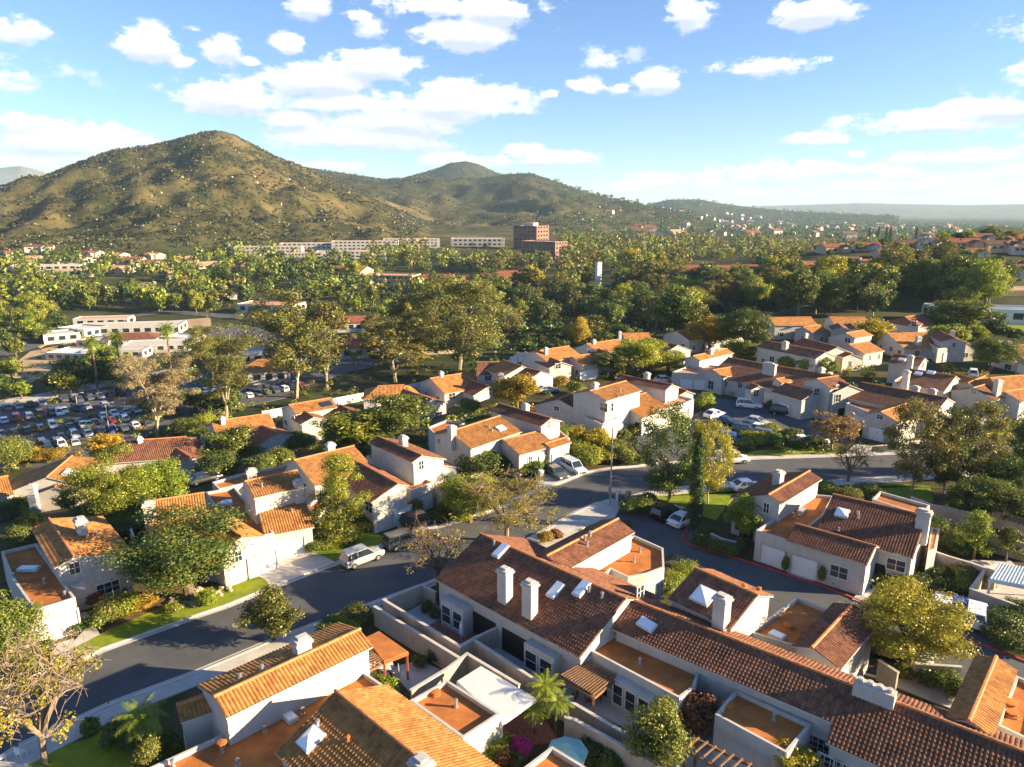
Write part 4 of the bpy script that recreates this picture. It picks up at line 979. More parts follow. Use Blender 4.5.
# ------------------------------------------------------------------ detached row above the car park
h=House('hip roofed house with dark and orange slopes at the left, just below the car park',(62,480))
h.gable((47,477),(72,456),5.4,eR=(80,482),eL=(25,470),tile='o',d=1,hip=(0,2)); h.chim(31,484,5.6,1.0,.9); h.win(42,505,1.0,1.3); h.win(70,500,1.2,1.4); h.sky(70,474,2.2,1.6)
h.gable((55,487),(62,482),4.2,wR=2.5,wL=3.5,tile='b',d=1)
h=House('orange roofed cottage cut off by the left edge behind the flat red roof',(5,490))
h.gable((-12,480),(8,476),5.0,wR=4,wL=4,tile='o',d=1); h.win(4,507,1.4,1.4)
h=House('wide house with faded brown roof and blue shaded double garage',(175,450))
h.gable((128,441),(186,437),5.6,eR=(180,458),wL=5,tile='b',d=1,hip=(3,2)); h.gable((173,446),(191,457.5),4.6,wR=4,wL=4,tile='r',d=1); h.garage(191,472,4.8,2.2); h.chim(139,436,6.4,.9,.7)
h=House('orange tiled house with small front gable and shaded double garage, nearest the row house',(255,430))
h.gable((211,422),(269.5,413.5),5.6,eR=(275,427),wL=5,tile='o',d=1); h.gable((262,426),(278,433),4.5,wR=3.7,wL=3.7,tile='r',d=1); h.garage(280,448,4.8,2.2)
h.gable((228,426),(241,434),4.6,wR=2,wL=2,tile='r',d=1); h.win(241,447,1.8,1.6,2,2); h.chim(222,416,6.6,.9,.7); h.win(206,432,.8,1.2)
h=House('orange tiled house with a solar panel on its roof in front of the pale fence',(315,410))
h.gable((289,405),(331,398),5.6,eR=(333,408),wL=5,tile='o',d=1); h.gable((304,411),(314,417),4.6,wR=2.6,wL=2.6,tile='r',d=1); h.gable((340,405),(356,413),4.6,wR=3.6,wL=3.6,tile='b',d=1); h.win(294,419,.8,1.3); h.win(314,422,.8,.8)
b=h.roofhit(326,404)
if b: m=MB(); u=Vector((math.cos(.7),math.sin(.7),0)); n=b[2]; u=(u-n*u.dot(n)).normalized(); v=n.cross(u); m.obox(b[1]-u*1.1-v*.8+n*.05,u*2.2,v*1.6,n*.06); m.build('solar_panel',[M['solar']],h.root)
h=House('hip roofed house with brown and orange slopes behind the round green tree',(392,398))
h.gable((378,386),(404,385),5.6,eR=(405,398),wL=5,tile='o',d=1,hip=(3,3)); h.gable((402,389),(432,399),5.0,wR=3.8,wL=3.8,tile='r',d=1); h.chim(377,399,5.2,1.1,.9)
h=House('orange roofed house with open carport shadow and white double garage',(455,385))
h.gable((430,378.5),(474,371.5),5.4,eR=(462,391),wL=5,tile='o',d=1); h.gable((462,377),(489,386),4.5,wR=4,wL=4,tile='r',d=1); h.garage(484,394,4.8,2.2); h.win(452,396,1.6,1.4); h.chim(441,371,6.6,.9,.7)
h=House('house with bright orange centre slope between two dark tile wings',(515,370))
h.gable((503,360),(522,366),5.6,wR=4.5,wL=4.5,tile='o',d=1); h.gable((518,366),(541,371.5),5.0,eR=(535,379),wL=4,tile='b',d=1); h.gable((477,362),(500,362),5.0,wR=5,wL=4,tile='b',d=1); h.chim(501,373,4.6,1,.8); h.win(524,381,.9,1.2); h.win(536,385,.8,1.2); h.win(488,378,1.4,1.2)
h=House('white house with bright orange roof and small dark porch gable behind the short drive',(555,355))
h.gable((534,351.5),(569,346),5.8,eR=(577,357),wL=5,tile='o',d=1); h.gable((546,356),(561,362),4.6,wR=3,wL=3,tile='r',d=1); h.chim(546,347,6.8,.9,.7); h.win(558,366,1.4,1.2)
h=House('small white garage house with plain orange roof facing the short drive',(583,362))
h.gable((572,356.5),(590,354),4.8,eR=(599,363.5),wL=4,tile='o',d=1); h.garage(589,370,4.8,2.1)
h=House('cream house with long orange roof partly hidden by the bright green trees',(605,347))
h.gable((586.7,344),(618,339.5),5.6,eR=(606,352),wL=5,tile='o',d=1); h.gable((598,349),(609,353),4.6,wR=3,wL=3,tile='b',d=1); h.chim(594,339,6.6,.9,.7); h.win(589,351,.8,1.2); h.win(609,357,1.2,1.2)
h=House('house with brown and orange roof behind the bright green trees',(640,335))
h.gable((622,333.5),(649,333),5.4,wR=5,wL=5,tile='o',d=1); h.gable((645,338),(678,345),5.0,wR=5,wL=5,tile='b',d=1); h.gable((650,342),(656,345),4.2,wR=2.5,wL=2.5,tile='b',d=1); h.chim(620,331,6.6,.9,.7)
h=House('low orange roofed house between the yellow tree and the garden trees',(690,330))
h.gable((676,331),(732,324),5.4,wR=5,wL=5,tile='o',d=1); h.gable((683,334),(690,331),4.6,wR=4,wL=3,tile='o',d=1); h.win(683,346,1.2,1.2)
h=House('long white house with small orange roofs behind the cul-de-sac cars',(715,370))
h.gable((693,356),(727,348.7),5.8,eR=(732,353.6),wL=2.5,tile='o',d=1); h.chim(711,348.5,6.8,1.0,.8); h.flat([(672,372),(694,363.5),(722,366),(707,374)],3.5,roof='flat_p')
h.garage(686.5,381,2.5,2.1); h.garage(700,383.5,2.5,2.1); h.gable((713,370),(735,366.5),4.8,eR=(725,377),wL=2.5,tile='o',d=1); h.win(711,385,1.6,1.8,2,2)
h=House('long row house under a wide dark brown tile roof with broad chimney',(790,370))
h.gable((728,357.5),(836,376),6.0,eR=(763,387),wL=4,tile='b',d=1); h.chim(770,362.5,7.2,2.6,.8); h.sky(728,366,1.2,.9) if False else None
h.gable((785,383),(816,391.5),5.0,eR=(800,400),wL=2.5,tile='b',d=1); h.garage(769,402.5,2.5); h.garage(784.5,404.5,2.5); h.gable((752,383.5),(759,386),4.4,wR=1.8,wL=1.8,tile='b',d=1)
h.win(756,393,1.2,1.4,2,2); h.win(740,385,1.0,1.2); h.win(726,384,.8,1.2); h.chim(822,367,7.2,1.0,.9); h.gable((776,379),(789,377),5.0,wR=1.5,wL=1.2,tile='o',d=1)
h.gable((817,379),(838,376),7.0,wR=3.2,wL=3.2,tile='b',d=1); h.win(816,392,1.4,1.3,2,2); h.win(837,388,.6,1.2); h.flat([(797,385),(815,389),(826,395),(808,396)],3.4) 
h=House('long dark roofed row house with twin garages behind the tall eucalyptus clump',(890,400))
h.gable((862,382.5),(948,398),6.0,eR=(841,397),wL=4,tile='b',d=1); h.flat([(846,403),(858,399),(888,406),(872,413)],3.6); h.garage(858,426,2.6,2.2); h.gable((881,412),(917,400),5.0,wR=3,wL=3,tile='o',d=1); h.garage(876.5,433,2.6,2.1); h.win(880,417,1.0,.8)
h.gable((838,381),(850,385),6.4,wR=3.5,wL=3,tile='b',d=1); h.win(824,405,1.2,1.6,2,2); h.win(838,398,1.2,1.4,2,2); h.door(842,403,1.2); h.flat([(868,398),(885,394),(896,400),(886,405)],4.0)
h=House('dark roofed house with two skylights and four white chimneys',(925,380))
h.gable((910,369),(956,376),6.2,eR=(941,390.5),wL=3,tile='b',d=1); h.sky(918.5,374,1.4,1.0); h.sky(931,373,1.4,1.0); h.chim(907,370,7.6,1.1,.9); h.chim(916,385.5,6.6,1.1,.9); h.chim(933,388.5,6.6,1.1,.9)
h.gable((894,354),(925,358),5.8,eR=(912,366),wL=3,tile='b',d=1); h.chim(911,355,7.2,1.1,.9); h.sky(902,360,1.4,1.0); h.flat([(893,381),(905,374),(912,384),(905,390)],3.4); h.gable((955,373),(975,379),4.6,wR=3,wL=3,tile='o',d=1)
h=House('orange and brown hip roofed house at the right edge above the parked truck',(990,385))
h.gable((968,383),(985,376),5.0,wR=3,wL=5,tile='o',d=1); h.gable((990,378),(1040,374),6.0,wR=5,wL=5,tile='o',d=1,hip=(2,0)); h.chim(999,379,7.0,1.1,.9); h.gable((973,388),(987,384),5.0,wR=4,wL=4,tile='b',d=1); h.win(974,391,1.0,1.2); h.gable((1005,392),(1040,386),4.6,wR=3,wL=3,tile='o',d=1)
h=House('white house with orange roof and two white garage doors on the upper lane',(910,345))
h.gable((887,333.5),(926,332.5),5.4,eR=(938,348.6),wL=4,tile='o',d=1); h.garage(933,357,2.8); h.win(917,353,1.4,1.2); h.win(891,349,1.2,1.2); h.chim(919,336,5.6,1.2,.9); h.flat([(926,341),(946,340),(954,347),(938,348.5)],3.6); h.garage(947,359,2.8)
h.gable((940.6,331),(955,338),6.0,wR=3,wL=3,tile='r',d=1); h.chim(953,330,7.2,1,.9); h.gable((960,341),(968,343),4.6,wR=2.5,wL=2.5,tile='r',d=1); h.win(954,345,.8,1.2)
h=House('brown hip roofed house with small white dormer in front of the dark pines',(915,322))
h.gable((905,317),(925,314),6.0,wR=6,wL=5,hip=(3,4),tile='r',d=1); h.gable((917,321),(914,323),5.4,wR=1.6,wL=1.6,tile='r',d=1); h.win(914,324,1.2,1.4)
h=House('white house with dark brown roof and garage at the right edge of the upper lane',(1010,355))
h.gable((1004,346),(1050,344),5.4,eR=(1020,362),wL=4,tile='b',d=1); h.chim(1009,341,6.8,1.2,.9); h.win(1008,367,1.8,1.3,2,2); h.garage(1022,371,2.6)
h=House('orange roofed house with white gable end left of the willow-like tree',(790,325))
h.gable((769,317.5),(811,317),5.8,eR=(810,325),wL=4,tile='o',d=1); h.gable((803,327),(820,325),4.6,wR=4,wL=3,tile='o',d=1); h.chim(806,333,4.6,1,.8); h.win(768,328,.8,1.2)
h=House('orange roofed house with tall white gable in front of the pine grove',(845,322))
h.gable((829,316.5),(865,317),6.2,eR=(866,325),wL=4,tile='o',d=1); h.gable((838,323),(842,327),5.4,wR=2.5,wL=2.5,tile='b',d=1); h.chim(841,328,4.8,1,.8); h.gable((850,323),(856,328),5,wR=2.5,wL=2.5,tile='b',d=1)
h=House('house with split orange and dark gable next to the pale side wall',(820,345))
h.gable((803,338),(838,347),5.4,wR=4.5,wL=4.5,tile='r',d=1); h.gable((838,350),(852,354),4.0,wR=3.5,wL=3.5,tile='r',d=1); h.flat([(826,353),(842,346),(853,354),(843,358)],3.6,roof='flat_p',wall='stucco_c'); h.win(850,364,.8,1.4)
h=House('cream house with orange roof catching the sun beside the olive tree',(860,345))
h.gable((846,333),(864,330),6.0,eR=(866,336.5),wL=5,tile='o',d=1); h.gable((849,344.5),(869,341.5),5.0,eR=(884,351),wL=4,tile='o',d=1); h.win(870,358,.8,1.3); h.win(879,356.5,.8,1.3)
h=House('long house with dark roof, cream end gable and clipped hedge balls in front',(790,350))
h.gable((766,340.5),(826,352),5.8,eR=(815,359),wL=4,tile='b',d=1); h.chim(785.5,341,7.0,1.3,.9); h.win(772,359,1.4,1.3,2,2); h.win(794,365,1.0,1.0)
for h in HOUSES[11:]: h.autowin()
# ------------------------------------------------------------------ free-standing walls
wall('cream garden wall along the planted strip beside the orange pergola, nearest the street',[(375,607),(459,658)],1.9)
wall('cream patio wall enclosing the brick patio of the duplex',[(434.6,592),(422,585),(383.8,600),(460,646.6),(474,638.5),(501,626)],1.9)
wall('white wall between the paved yard and the white patio cover',[(412,690),(447,669),(467,654),(518,684.5)],1.9)
wall('long cream wall below the shaded patio of the duplex',[(474,640),(529,676),(562,697),(633,738)],1.9)
wall('white wall behind the teal umbrella running to the lower edge',[(566,718),(575,720),(652,762),(690,785)],2.0)
wall('curved courtyard wall beside the leaning yellow tree',[(880,661),(897,672)],1.8); wall('low courtyard wall right of the curved wall',[(916,664),(946,666),(960,667)],1.6)
wall('cream wall joining the garage house to the back yards',[(927,549),(947,556),(971,563),(996,572)],2.0)
wall('pale wall around the shaded pergola yard',[(1016,605),(971,589),(986,568),(1000,563)],1.8); wall('long pale wall behind the brown roofed garage house',[(912,497),(933,505),(960,510),(987,517),(988,534),(1030,545)],2.0)
wall('pale wall segment beyond the dark shrubs at the right edge',[(988,510),(1060,527)],2.0)
wall('low curved white wall by the left entry of the garage house',[(712,534),(722,539),(735,542)],1.1); wall('low white wall beside the archway walk',[(578,452),(592,447)],1.0)
wall('white yard wall beside the hip roofed house at left',[(18,485),(52,526)],1.6,g=-3.0); wall('white planter wall beside the two-unit house',[(115,520),(128,519),(133,536)],1.4)
wall('low retaining wall at the right edge beside the lane hedge',[(1003,624),(1040,640)],.8)
def fence(label,pts,h,mt,zs):
    P=[]
    for i in range(len(pts)-1):
        a,b=Vector(pts[i]),Vector(pts[i+1]); n=max(1,int((b-a).length/3)); P+=[a.lerp(b,k/n) for k in range(n)]
    P.append(Vector(pts[-1])); z0=T(P[0].x,P[0].y); root=empty('fence',(P[0].x,P[0].y,z0),label,'fence'); m=MB(); ps=MB()
    for i in range(len(P)-1):
        a,b=P[i],P[i+1]; za,zb=T(a.x,a.y),T(b.x,b.y); d=(b-a).normalized(); n=Vector((-d.y,d.x))*.06
        A=Vector((a.x,a.y,za-.5)); B=Vector((b.x,b.y,zb-.5)); m.obox(A-Vector((n.x,n.y,0)),B-A,Vector((2*n.x,2*n.y,0)),Vector((0,0,h+.5)))
        ps.box((a.x,a.y,za+h/2),(.3,.3,h+.3))
    m.build('panel',[M[mt]],root); ps.build('post',[M['stucco']],root)
a,b,c=hit(262,412,2.2),hit(420,383,2.2),hit(550,358,2.2)
fence('long pale boundary fence between the detached houses and the car park',[a[:2],b[:2],c[:2]],2.4,'white',0)
# ------------------------------------------------------------------ patio covers, umbrellas and yard pieces
def cover(label,quad,z,mt,solid=True,slats=0,g=0.0,posts=(0,1,2,3),name='patio_cover',pm='wood'):
    P=[at(q[0],q[1],g+z) for q in quad]; root=empty(name,(P[0].x,P[0].y,g),label,'patio cover'); up=Vector((0,0,1)); m=MB()
    if solid: m.face(P); m.face([p-up*.12 for p in reversed(P)]); [m.face([P[i]-up*.12,P[(i+1)%4]-up*.12,P[(i+1)%4],P[i]]) for i in range(4)]
    for k in range(slats):
        t=(k+.5)/slats; a=P[0].lerp(P[3],t); b=P[1].lerp(P[2],t); m.bar(a+up*.05,b+up*.05,.10,.10)
    m.build('canopy',[M[mt]],root); f=MB()
    for i in range(4): f.bar(P[i]-up*.2,P[(i+1)%4]-up*.2,.12,.2)
    f.build('beam',[M[pm]],root)
    for i in posts:
        q=P[i].lerp((P[0]+P[2])/2,.06); w=MB(); w.box((q.x,q.y,g+(z-.1)/2),(.16,.16,z-.12)); w.build('post',[M[pm]],root)
cover('orange stained pergola roof over a dining patio beside the left roof',[(365,637.5),(379,631),(408,651.5),(384,661)],2.7,'flat',True,0,pm='woodr')
cover('slatted grey half of the orange pergola',[(363,640),(365,646),(384,661),(367,670)],2.6,'wood',False,11,posts=(3,))
cover('white patio cover over a back yard with palm shadows',[(457,681),(481,666),(536,698),(502,722)],2.7,'white',True,0,pm='white')
cover('dark timber pergola over the shaded patio of the row house',[(560,675),(585,661),(617,677),(594,696)],2.6,'wood',False,14)
cover('brown timber pergola at the lower edge beside the bronze shrub',[(683,746),(695,736),(775,775),(760,790)],2.6,'wood',False,9)
cover('pale blue slatted patio cover in the yard at the right edge',[(989,579),(1000,563),(1050,572),(1045,590)],2.7,'woodp',True,16,pm='white')
def umbrella(label,px,py,z=2.4,r=1.5,mt='teal',closed=False):
    c=at(px,py,z); root=empty('patio_umbrella',(c.x,c.y,.06),label,'umbrella'); m=MB(); m.tube([(c.x,c.y,.06),(c.x,c.y,z+.1)],.03,6); m.build('pole',[M['white']],root); k=MB()
    if closed: k.lathe((c.x,c.y,0),[(.03,z+.1),(.16,z-.4),(.2,z-1.1),(.1,z-1.5),(.02,z-1.5)],8)
    else:
        for i in range(8):
            a=i*.7854; b=a+.7854; A=(c.x+r*math.cos(a),c.y+r*math.sin(a),z-.55); B=(c.x+r*math.cos(b),c.y+r*math.sin(b),z-.55); k.face([(c.x,c.y,z),A,B]); k.face([A,B,(B[0],B[1],B[2]-.16),(A[0],A[1],A[2]-.16)])
    k.build('canopy',[M[mt]],root); b=MB(); b.lathe((c.x,c.y,.06),[(.01,.1),(.25,.1),(.28,0)],10); b.build('base',[M['metal']],root)
umbrella('open teal patio umbrella at the lower edge',567.5,744,2.4,1.4); umbrella('closed white umbrella on the brick patio',461,622,2.4,1,'white',True)
def chair(label,px,py,rz,mt='white',cat='chair'):
    p=at(px,py,.06); root=empty('garden_chair',p,label,cat,'garden chairs'); root.rotation_euler=(0,0,rz)
    def pc(n,bx):
        m=MB(); [m.box(*b) for b in bx]; o=m.build(n,[M[mt]],off=Vector((0,0,0))); o.parent=root
    pc('seat',[((0,0,.42),(.5,.5,.05))]); pc('backrest',[((-.24,0,.7),(.05,.5,.5))])
    for sx in(-.21,.21):
        for sy in(-.21,.21): pc('leg',[((sx,sy,.2),(.05,.05,.4))])
for i,(x,y) in enumerate([(378,672),(390,668),(396,676),(370,676)]): chair(['white garden chair in front of the orange pergola','white garden chair under the middle of the orange pergola','white garden chair by the post of the orange pergola','white garden chair under the slatted half of the pergola'][i],x,y,i*1.7)
for i,(x,y) in enumerate([(588,705),(598,701),(574,700),(600,690)]): chair(['dark wooden chair at the front of the shaded timber pergola','dark wooden chair by the pergola post on the shaded patio','dark wooden chair under the near left of the dark pergola','dark wooden chair behind the pergola beside the glazed door'][i],x,y,i*1.3,'wood')
def table(label,px,py,mt='wood'):
    p=at(px,py,.06); root=empty('garden_table',p,label,'table'); 
    m=MB(); m.lathe((0,0,.72),[(.01,.04),(.65,.04),(.65,0),(.01,0)],14); o=m.build('tabletop',[M[mt]],off=Vector((0,0,0))); o.parent=root
    m=MB(); m.lathe((0,0,0),[(.3,0),(.06,.06),(.05,.72)],8); o=m.build('pedestal',[M[mt]],off=Vector((0,0,0))); o.parent=root
table('round white table under the orange pergola',386,674,'white'); table('round dark table under the timber pergola',590,697)
p=at(553,672,.06); m=MB(); m.lathe((p.x,p.y,.06),[(.95,0),(1.0,.75),(.9,.82),(.85,.7),(.02,.7)],16); tag(m.build('hot_tub',[M['paint_b'] if 'paint_b' in M else M['woodp']]),'round blue covered tub beside the bay window of the duplex','hot tub')
for x,y,l in((383,672,'unused'),):pass
def bed(label,px,py,z=.06):
    pass
# deck chairs on the lawn at lower left
for i,(x,y) in enumerate([(2,762),(22,757)]): chair(['white lawn chair cut by the left edge','white lawn chair under the bare yellow tree'][i],x,y,.8+.5*i)
# ------------------------------------------------------------------ lamps, signs, small street things
def lamp(label,bx,by,ty,arm=(1,0),g=None,boxes=False):
    p=hit(bx,by); z=T(p.x,p.y); lo,hi=1.,20.
    for _ in range(25):
        mm=(lo+hi)/2
        if proj((p.x,p.y,z+mm))[1]>ty: lo=mm
        else: hi=mm
    H=lo; root=empty('street_lamp',(p.x,p.y,z),label,'street lamp'); m=MB(); m.tube([(p.x,p.y,z-.2),(p.x,p.y,z+H)],[.13,.08],8); m.build('pole',[M['stucco_c']],root)
    m=MB(); m.bar((p.x,p.y,z+H-.1),(p.x+arm[0]*1.6,p.y+arm[1]*1.6,z+H+.1),.07); m.build('arm',[M['stucco_c']],root); m=MB(); m.box((p.x+arm[0]*1.8,p.y+arm[1]*1.8,z+H+.08),(.6,.3,.16),math.atan2(arm[1],arm[0])); m.build('lamp_head',[M['metal']],root)
    if boxes:
        m=MB(); m.box((p.x-.2,p.y-.1,z+2.2),(.3,.25,.9)); m.build('junction_box',[M['metal']],root)
lamp('tall cream street lamp on the corner of the lane',610,506,428,(-.7,.7),boxes=True)
lamp('parking lot lamp post beside the orange bush',109.5,434,404,(.6,.8)); lamp('parking lot lamp post in the middle of the car park',77.5,408,394,(.6,.8))
def cabinet(label,px,py,w,d,hh,name='utility_box',mt='white'):
    p=at(px,py,.1); root=empty(name,p,label,'utility box'); m=MB(); m.box((p.x,p.y,.1+hh/2),(w,d,hh),.7); m.build('housing',[M[mt]],root); m=MB(); m.box((p.x,p.y,.1+hh+.03),(w+.1,d+.1,.06),.7); m.build('lid',[M[mt]],root); m=MB(); m.box((p.x+.02,p.y-.0,.1+hh*.5),(w*.7,d+.03,hh*.7),.7); m.build('door',[M['metal']],root)
cabinet('white utility box beside the corner lamp',618,501,.5,.4,1.4); cabinet('small green utility box by the corner hedge',628,499,.6,.5,1.0,mt='stucco_c'); cabinet('white utility box between the two driveways',541,478,.6,.5,1.1); cabinet('pale utility box by the lawn strip and bare tree',827,449,.8,.6,1.5)
def hydrant(label,px,py):
    p=at(px,py,.1); root=empty('path_light',p,label,'path light'); m=MB(); m.tube([p,(p.x,p.y,1.0)],.05,6); m.build('post',[M['dark']],root); m=MB(); m.lathe((p.x,p.y,.95),[(.02,.25),(.2,.12),(.18,0),(.02,0)],8); m.build('lamp_shade',[M['metal']],root)
hydrant('short path light on the lawn before the magnolia',226,590); hydrant('short path light beside the garage walk',871,589)
for i,(x,y,w) in enumerate([(192,598,4.2),(218,592,2.6)]):
    rs=random.Random(i); c=at(x,y,.1); k=0
    for j in range(26 if i==0 else 14):
        a=rs.uniform(0,6.28); r_=w/2*math.sqrt(rs.uniform(.0,1)); s_=rs.uniform(.16,.34); m=MB(); q=(c.x+r_*math.cos(a),c.y+r_*math.sin(a)*.8,.1)
        m.lathe(q,[(s_,0),(s_*1.05,s_*.4),(s_*.6,s_*.8),(.01,s_*.9)],6); tag(m.build('boulder',[M['rock']]),['small pinkish boulder in the ring around the magnolia trunk','small pinkish boulder in the rock patch right of the magnolia'][i],'boulder',['boulders ringing the magnolia','boulders beside the magnolia'][i])
for (x,y),l in zip(((236,625),(472,552),(700,470)),('round manhole cover in the sunlit street before the magnolia','round manhole cover in the street by the thin yellow street tree','round manhole cover in the main road beyond the cypress')):
    c=at(x,y,.03); m=MB(); m.lathe((c.x,c.y,.03),[(.42,0),(.4,.02),(.01,.022)],16); o=tag(m.build('manhole_cover',[M['metal']]),l,'manhole cover')
def stall_lines():
    m=MB()
    for i in range(8):
        a=at(640+i*7.5,516+i*0.2,0); 
    return
# ------------------------------------------------------------------ cars on the streets
car('suv','silver',362,556,43,'silver white boxy SUV parked behind the dark SUV on the main street')
car('suv','grey',404,539.5,36,'dark grey SUV with roof rack parked ahead of the white SUV')
car('suv','black',420,520,36,'dark SUV in the driveway behind the dry street tree')
car('sedan','grey',556,472,-60,'grey sedan parked in the drive of the orange roofed garage wing'); car('suv','pale blue',573.5,467,-60,'pale blue SUV parked beside the grey sedan')
car('suv','black',667,512,40,'black SUV in the parking bay by the cypress'); car('sedan','white',684,518,40,'white car half hidden behind the cypress')
car('sedan','black',684,566,-35,'black car parked at the lane kerb beside the round shrubs')
car('suv','white',741,510-28,0,'x') if False else None
car('sedan','white',748,485,8,'white car half hidden behind the brown gable on the lawn')
car('suv','white',733,458,5,'white SUV on the main road at the lawn strip')
car('suv','blue',732,439,-38,'bright blue car in the cul-de-sac parking bay'); car('suv','black',746.5,431,-38,'black SUV parked next to the blue car'); car('sedan','white',761,428.5,-38,'white sedan parked beyond the black SUV')
car('sedan','white',715,413.5,35,'white sedan parked at the turn of the cul-de-sac'); car('suv','white',749,404.5,-20,'white crossover parked before the small gabled porch')
car('suv','black',783,411,-20,'black SUV parked before the row house garages'); car('sedan','white',804,440,8,'white sedan parked behind the planting island'); 
car('sedan','silver',757,421,-38,'silver sedan parked behind the white sedan of the cul-de-sac bay'); car('suv','grey',768,436,-38,'grey SUV parked at the edge of the planting island'); car('hatch','blue',818,441,8,'blue hatchback parked ahead of the white sedan by the island'); car('sedan','navy',727,421,-38,'dark blue sedan at the mouth of the cul-de-sac bay')
car('suv','white',973,373,60,'white SUV on the upper lane at the right')
car('sedan','white',665,379,10,'white sedan parked at the end of the long dark roof')
car('hatch','pale blue',200,480,40,'dark car in the shaded garage drive') if False else car('sedan','black',204,478,45,'black car in the shaded drive of the faded brown roofed house')
car('sedan','black',886,650,-30,'black sedan under the yellow tree beside the courtyard'); car('hatch','silver',905,652,-30,'silver hatchback behind the black sedan')
car('sedan','white',943,604,55,'white sedan seen through the yellow tree'); car('suv','white',976,614,55,'white SUV at the right end of the parking bay'); car('sedan','blue',961,606,55,'blue car between the two white cars of the parking bay')
car('sedan','silver',548,389,20,'silver car on the short drive by the small garden') ; car('sedan','white',652,372,10,'white sedan beside the bright green trees') if False else None
# shopping centre car park: every car in its row
LOTZ=T(*hit(80,425)[:2])
# ------------------------------------------------------------------ car park below the houses
def lot(corners,name='car_park'):
    P=[hit(*c) for c in corners]; P=ccw(P); z=max(T(p.x,p.y) for p in P)+.15; m=MB(); m.prism([(p.x,p.y) for p in P],z-3,z); tag(m.build(name,[M['asph']]),kind='structure'); return z
lz=lot([(-60,412),(40,402),(120,383),(200,374),(300,384),(296,396),(240,408),(160,430),(112,458),(40,468),(-60,470)])
cols=['white','silver','grey','black','grey','navy','silver','white','grey','white','black','silver','white','black','blue','navy','white','grey','silver','red']
rows=[((-6,455),(50,446),5),((37,452),(72,444),4),((2,437),(64,425),9),((66,440),(108,430),6),((-4,424),(72,411),13),((70,430),(96,424),4),((0,412),(60,401),10),((62,414),(102,408),6),((80,425),(122,424),5),((104,417),(136,412),5),((110,430),(150,428),6),((150,412),(196,400),8),((166,404),(206,394),7),((180,396),(230,388),8),((240,398),(292,390),9),((262,394),(282,384),4),((84,402),(116,394),5)]
ordn=['first','second','third','fourth','fifth','sixth','seventh','eighth','ninth','tenth','eleventh','twelfth','thirteenth','fourteenth','fifteenth','sixteenth','seventeenth','eighteenth','nineteenth','twentieth','twenty-first','twenty-second','twenty-third','twenty-fourth','twenty-fifth']
rr=random.Random(3); ci=0
def onlot(x,y): r_=ray(x,y); return Vector((r_[0],r_[1],r_[2]))*((lz-CAMZ)/r_[2])+Vector((0,0,CAMZ))
ANG=R(42)
rows.sort(key=lambda r:-(r[0][1]+r[1][1]))
for ri,(a,b,n) in enumerate(rows):
    A_,B_=onlot(*a),onlot(*b); D_=Vector((math.cos(ANG),math.sin(ANG),0)); Lr=max(6,(B_-A_).dot(D_)); n=min(16,max(3,int(Lr*1.7/2.75))); C_=(A_+B_)/2
    for i in range(n):
        p=C_+D_*((i-(n-1)/2)*2.75); p.z=lz; px=0
        if rr.random()<.07: continue
        col=rr.choice(cols); 
        if a==(-4,424) and i in(3,5): col='red'
        cy_=px; 
        car_at(rr.choice(['sedan','suv','sedan','hatch','suv']),col,p,ANG+R(90+rr.choice([0,180]))+rr.uniform(-.04,.04),'%s car, %s from the left in the %s car park row counted from the houses'%(col,ordn[i],ordn[ri]),simple=True,group='cars in the shopping centre car park')
m=MB()
for k in range(16):
    for (x,y) in ((124+k*5,412-k*1.7),(128+k*4.6,405-k*1.6)):
        r_=ray(x,y); p=Vector((r_[0],r_[1],r_[2]))*((lz+.01-CAMZ)/r_[2]); d=Vector((-math.sin(ANG),math.cos(ANG),0)); n=Vector((-d.y,d.x,0)); m.face([p-n*.06,p+d*5-n*.06,p+d*5+n*.06,p+n*.06])
tag(m.build('bay_markings',[M['line']]),kind='structure')
sheet_pts=[hit(x,y) for x,y in ((-40,410),(40,398),(100,385),(140,380),(190,368))]
ribbon('road',[p[:2] for p in sheet_pts],9,.25,'conc',8)
ribbon('road',[hit(x,y)[:2] for x,y in ((-40,365),(20,350),(60,330),(120,318),(170,312),(240,318),(330,330),(420,330))],10,.3,'asph',8)
lot2=[]
for cs,nm in (([(285,392),(345,374),(420,356),(470,352),(470,346),(380,350),(310,366),(285,378)],'service_lot'),([(200,338),(260,342),(330,345),(330,336),(240,326),(200,326)],'service_lot')):
    lot2.append(lot(cs,nm))
ribbon('road',[hit(x,y)[:2] for x,y in ((455,352),(520,345),(560,345),(600,350))],7,.3,'asph',6)
def patch(name,pts,mt,dz=.2):
    P=ccw([hit(*c) for c in pts]); z=max(T(p.x,p.y) for p in P)+dz; m=MB(); m.prism([(p.x,p.y) for p in P],z-4,z); tag(m.build(name,[M[mt]]),kind='structure')
patch('sandy_lot',[(0,375),(30,352),(58,346),(62,366),(30,384)],'dirt'); patch('sandy_lot',[(20,345),(50,330),(60,325),(62,338),(40,348)],'dirt'); patch('sandy_lot',[(62,330),(140,352),(150,362),(90,366),(64,352)],'dirt') 
patch('sandy_lot',[(100,290),(150,282),(160,290),(110,296)],'dirt'); patch('sandy_lot',[(985,296),(1060,296),(1060,288),(990,286)],'dirt'); patch('sandy_lot',[(160,322),(210,318),(212,326),(165,330)],'dirt')
patch('lawn',[(970,332),(1060,336),(1060,328),(985,322)],'lawn',.3); patch('lawn',[(715,368),(735,362),(748,372),(728,380)],'lawn',.02) if False else None
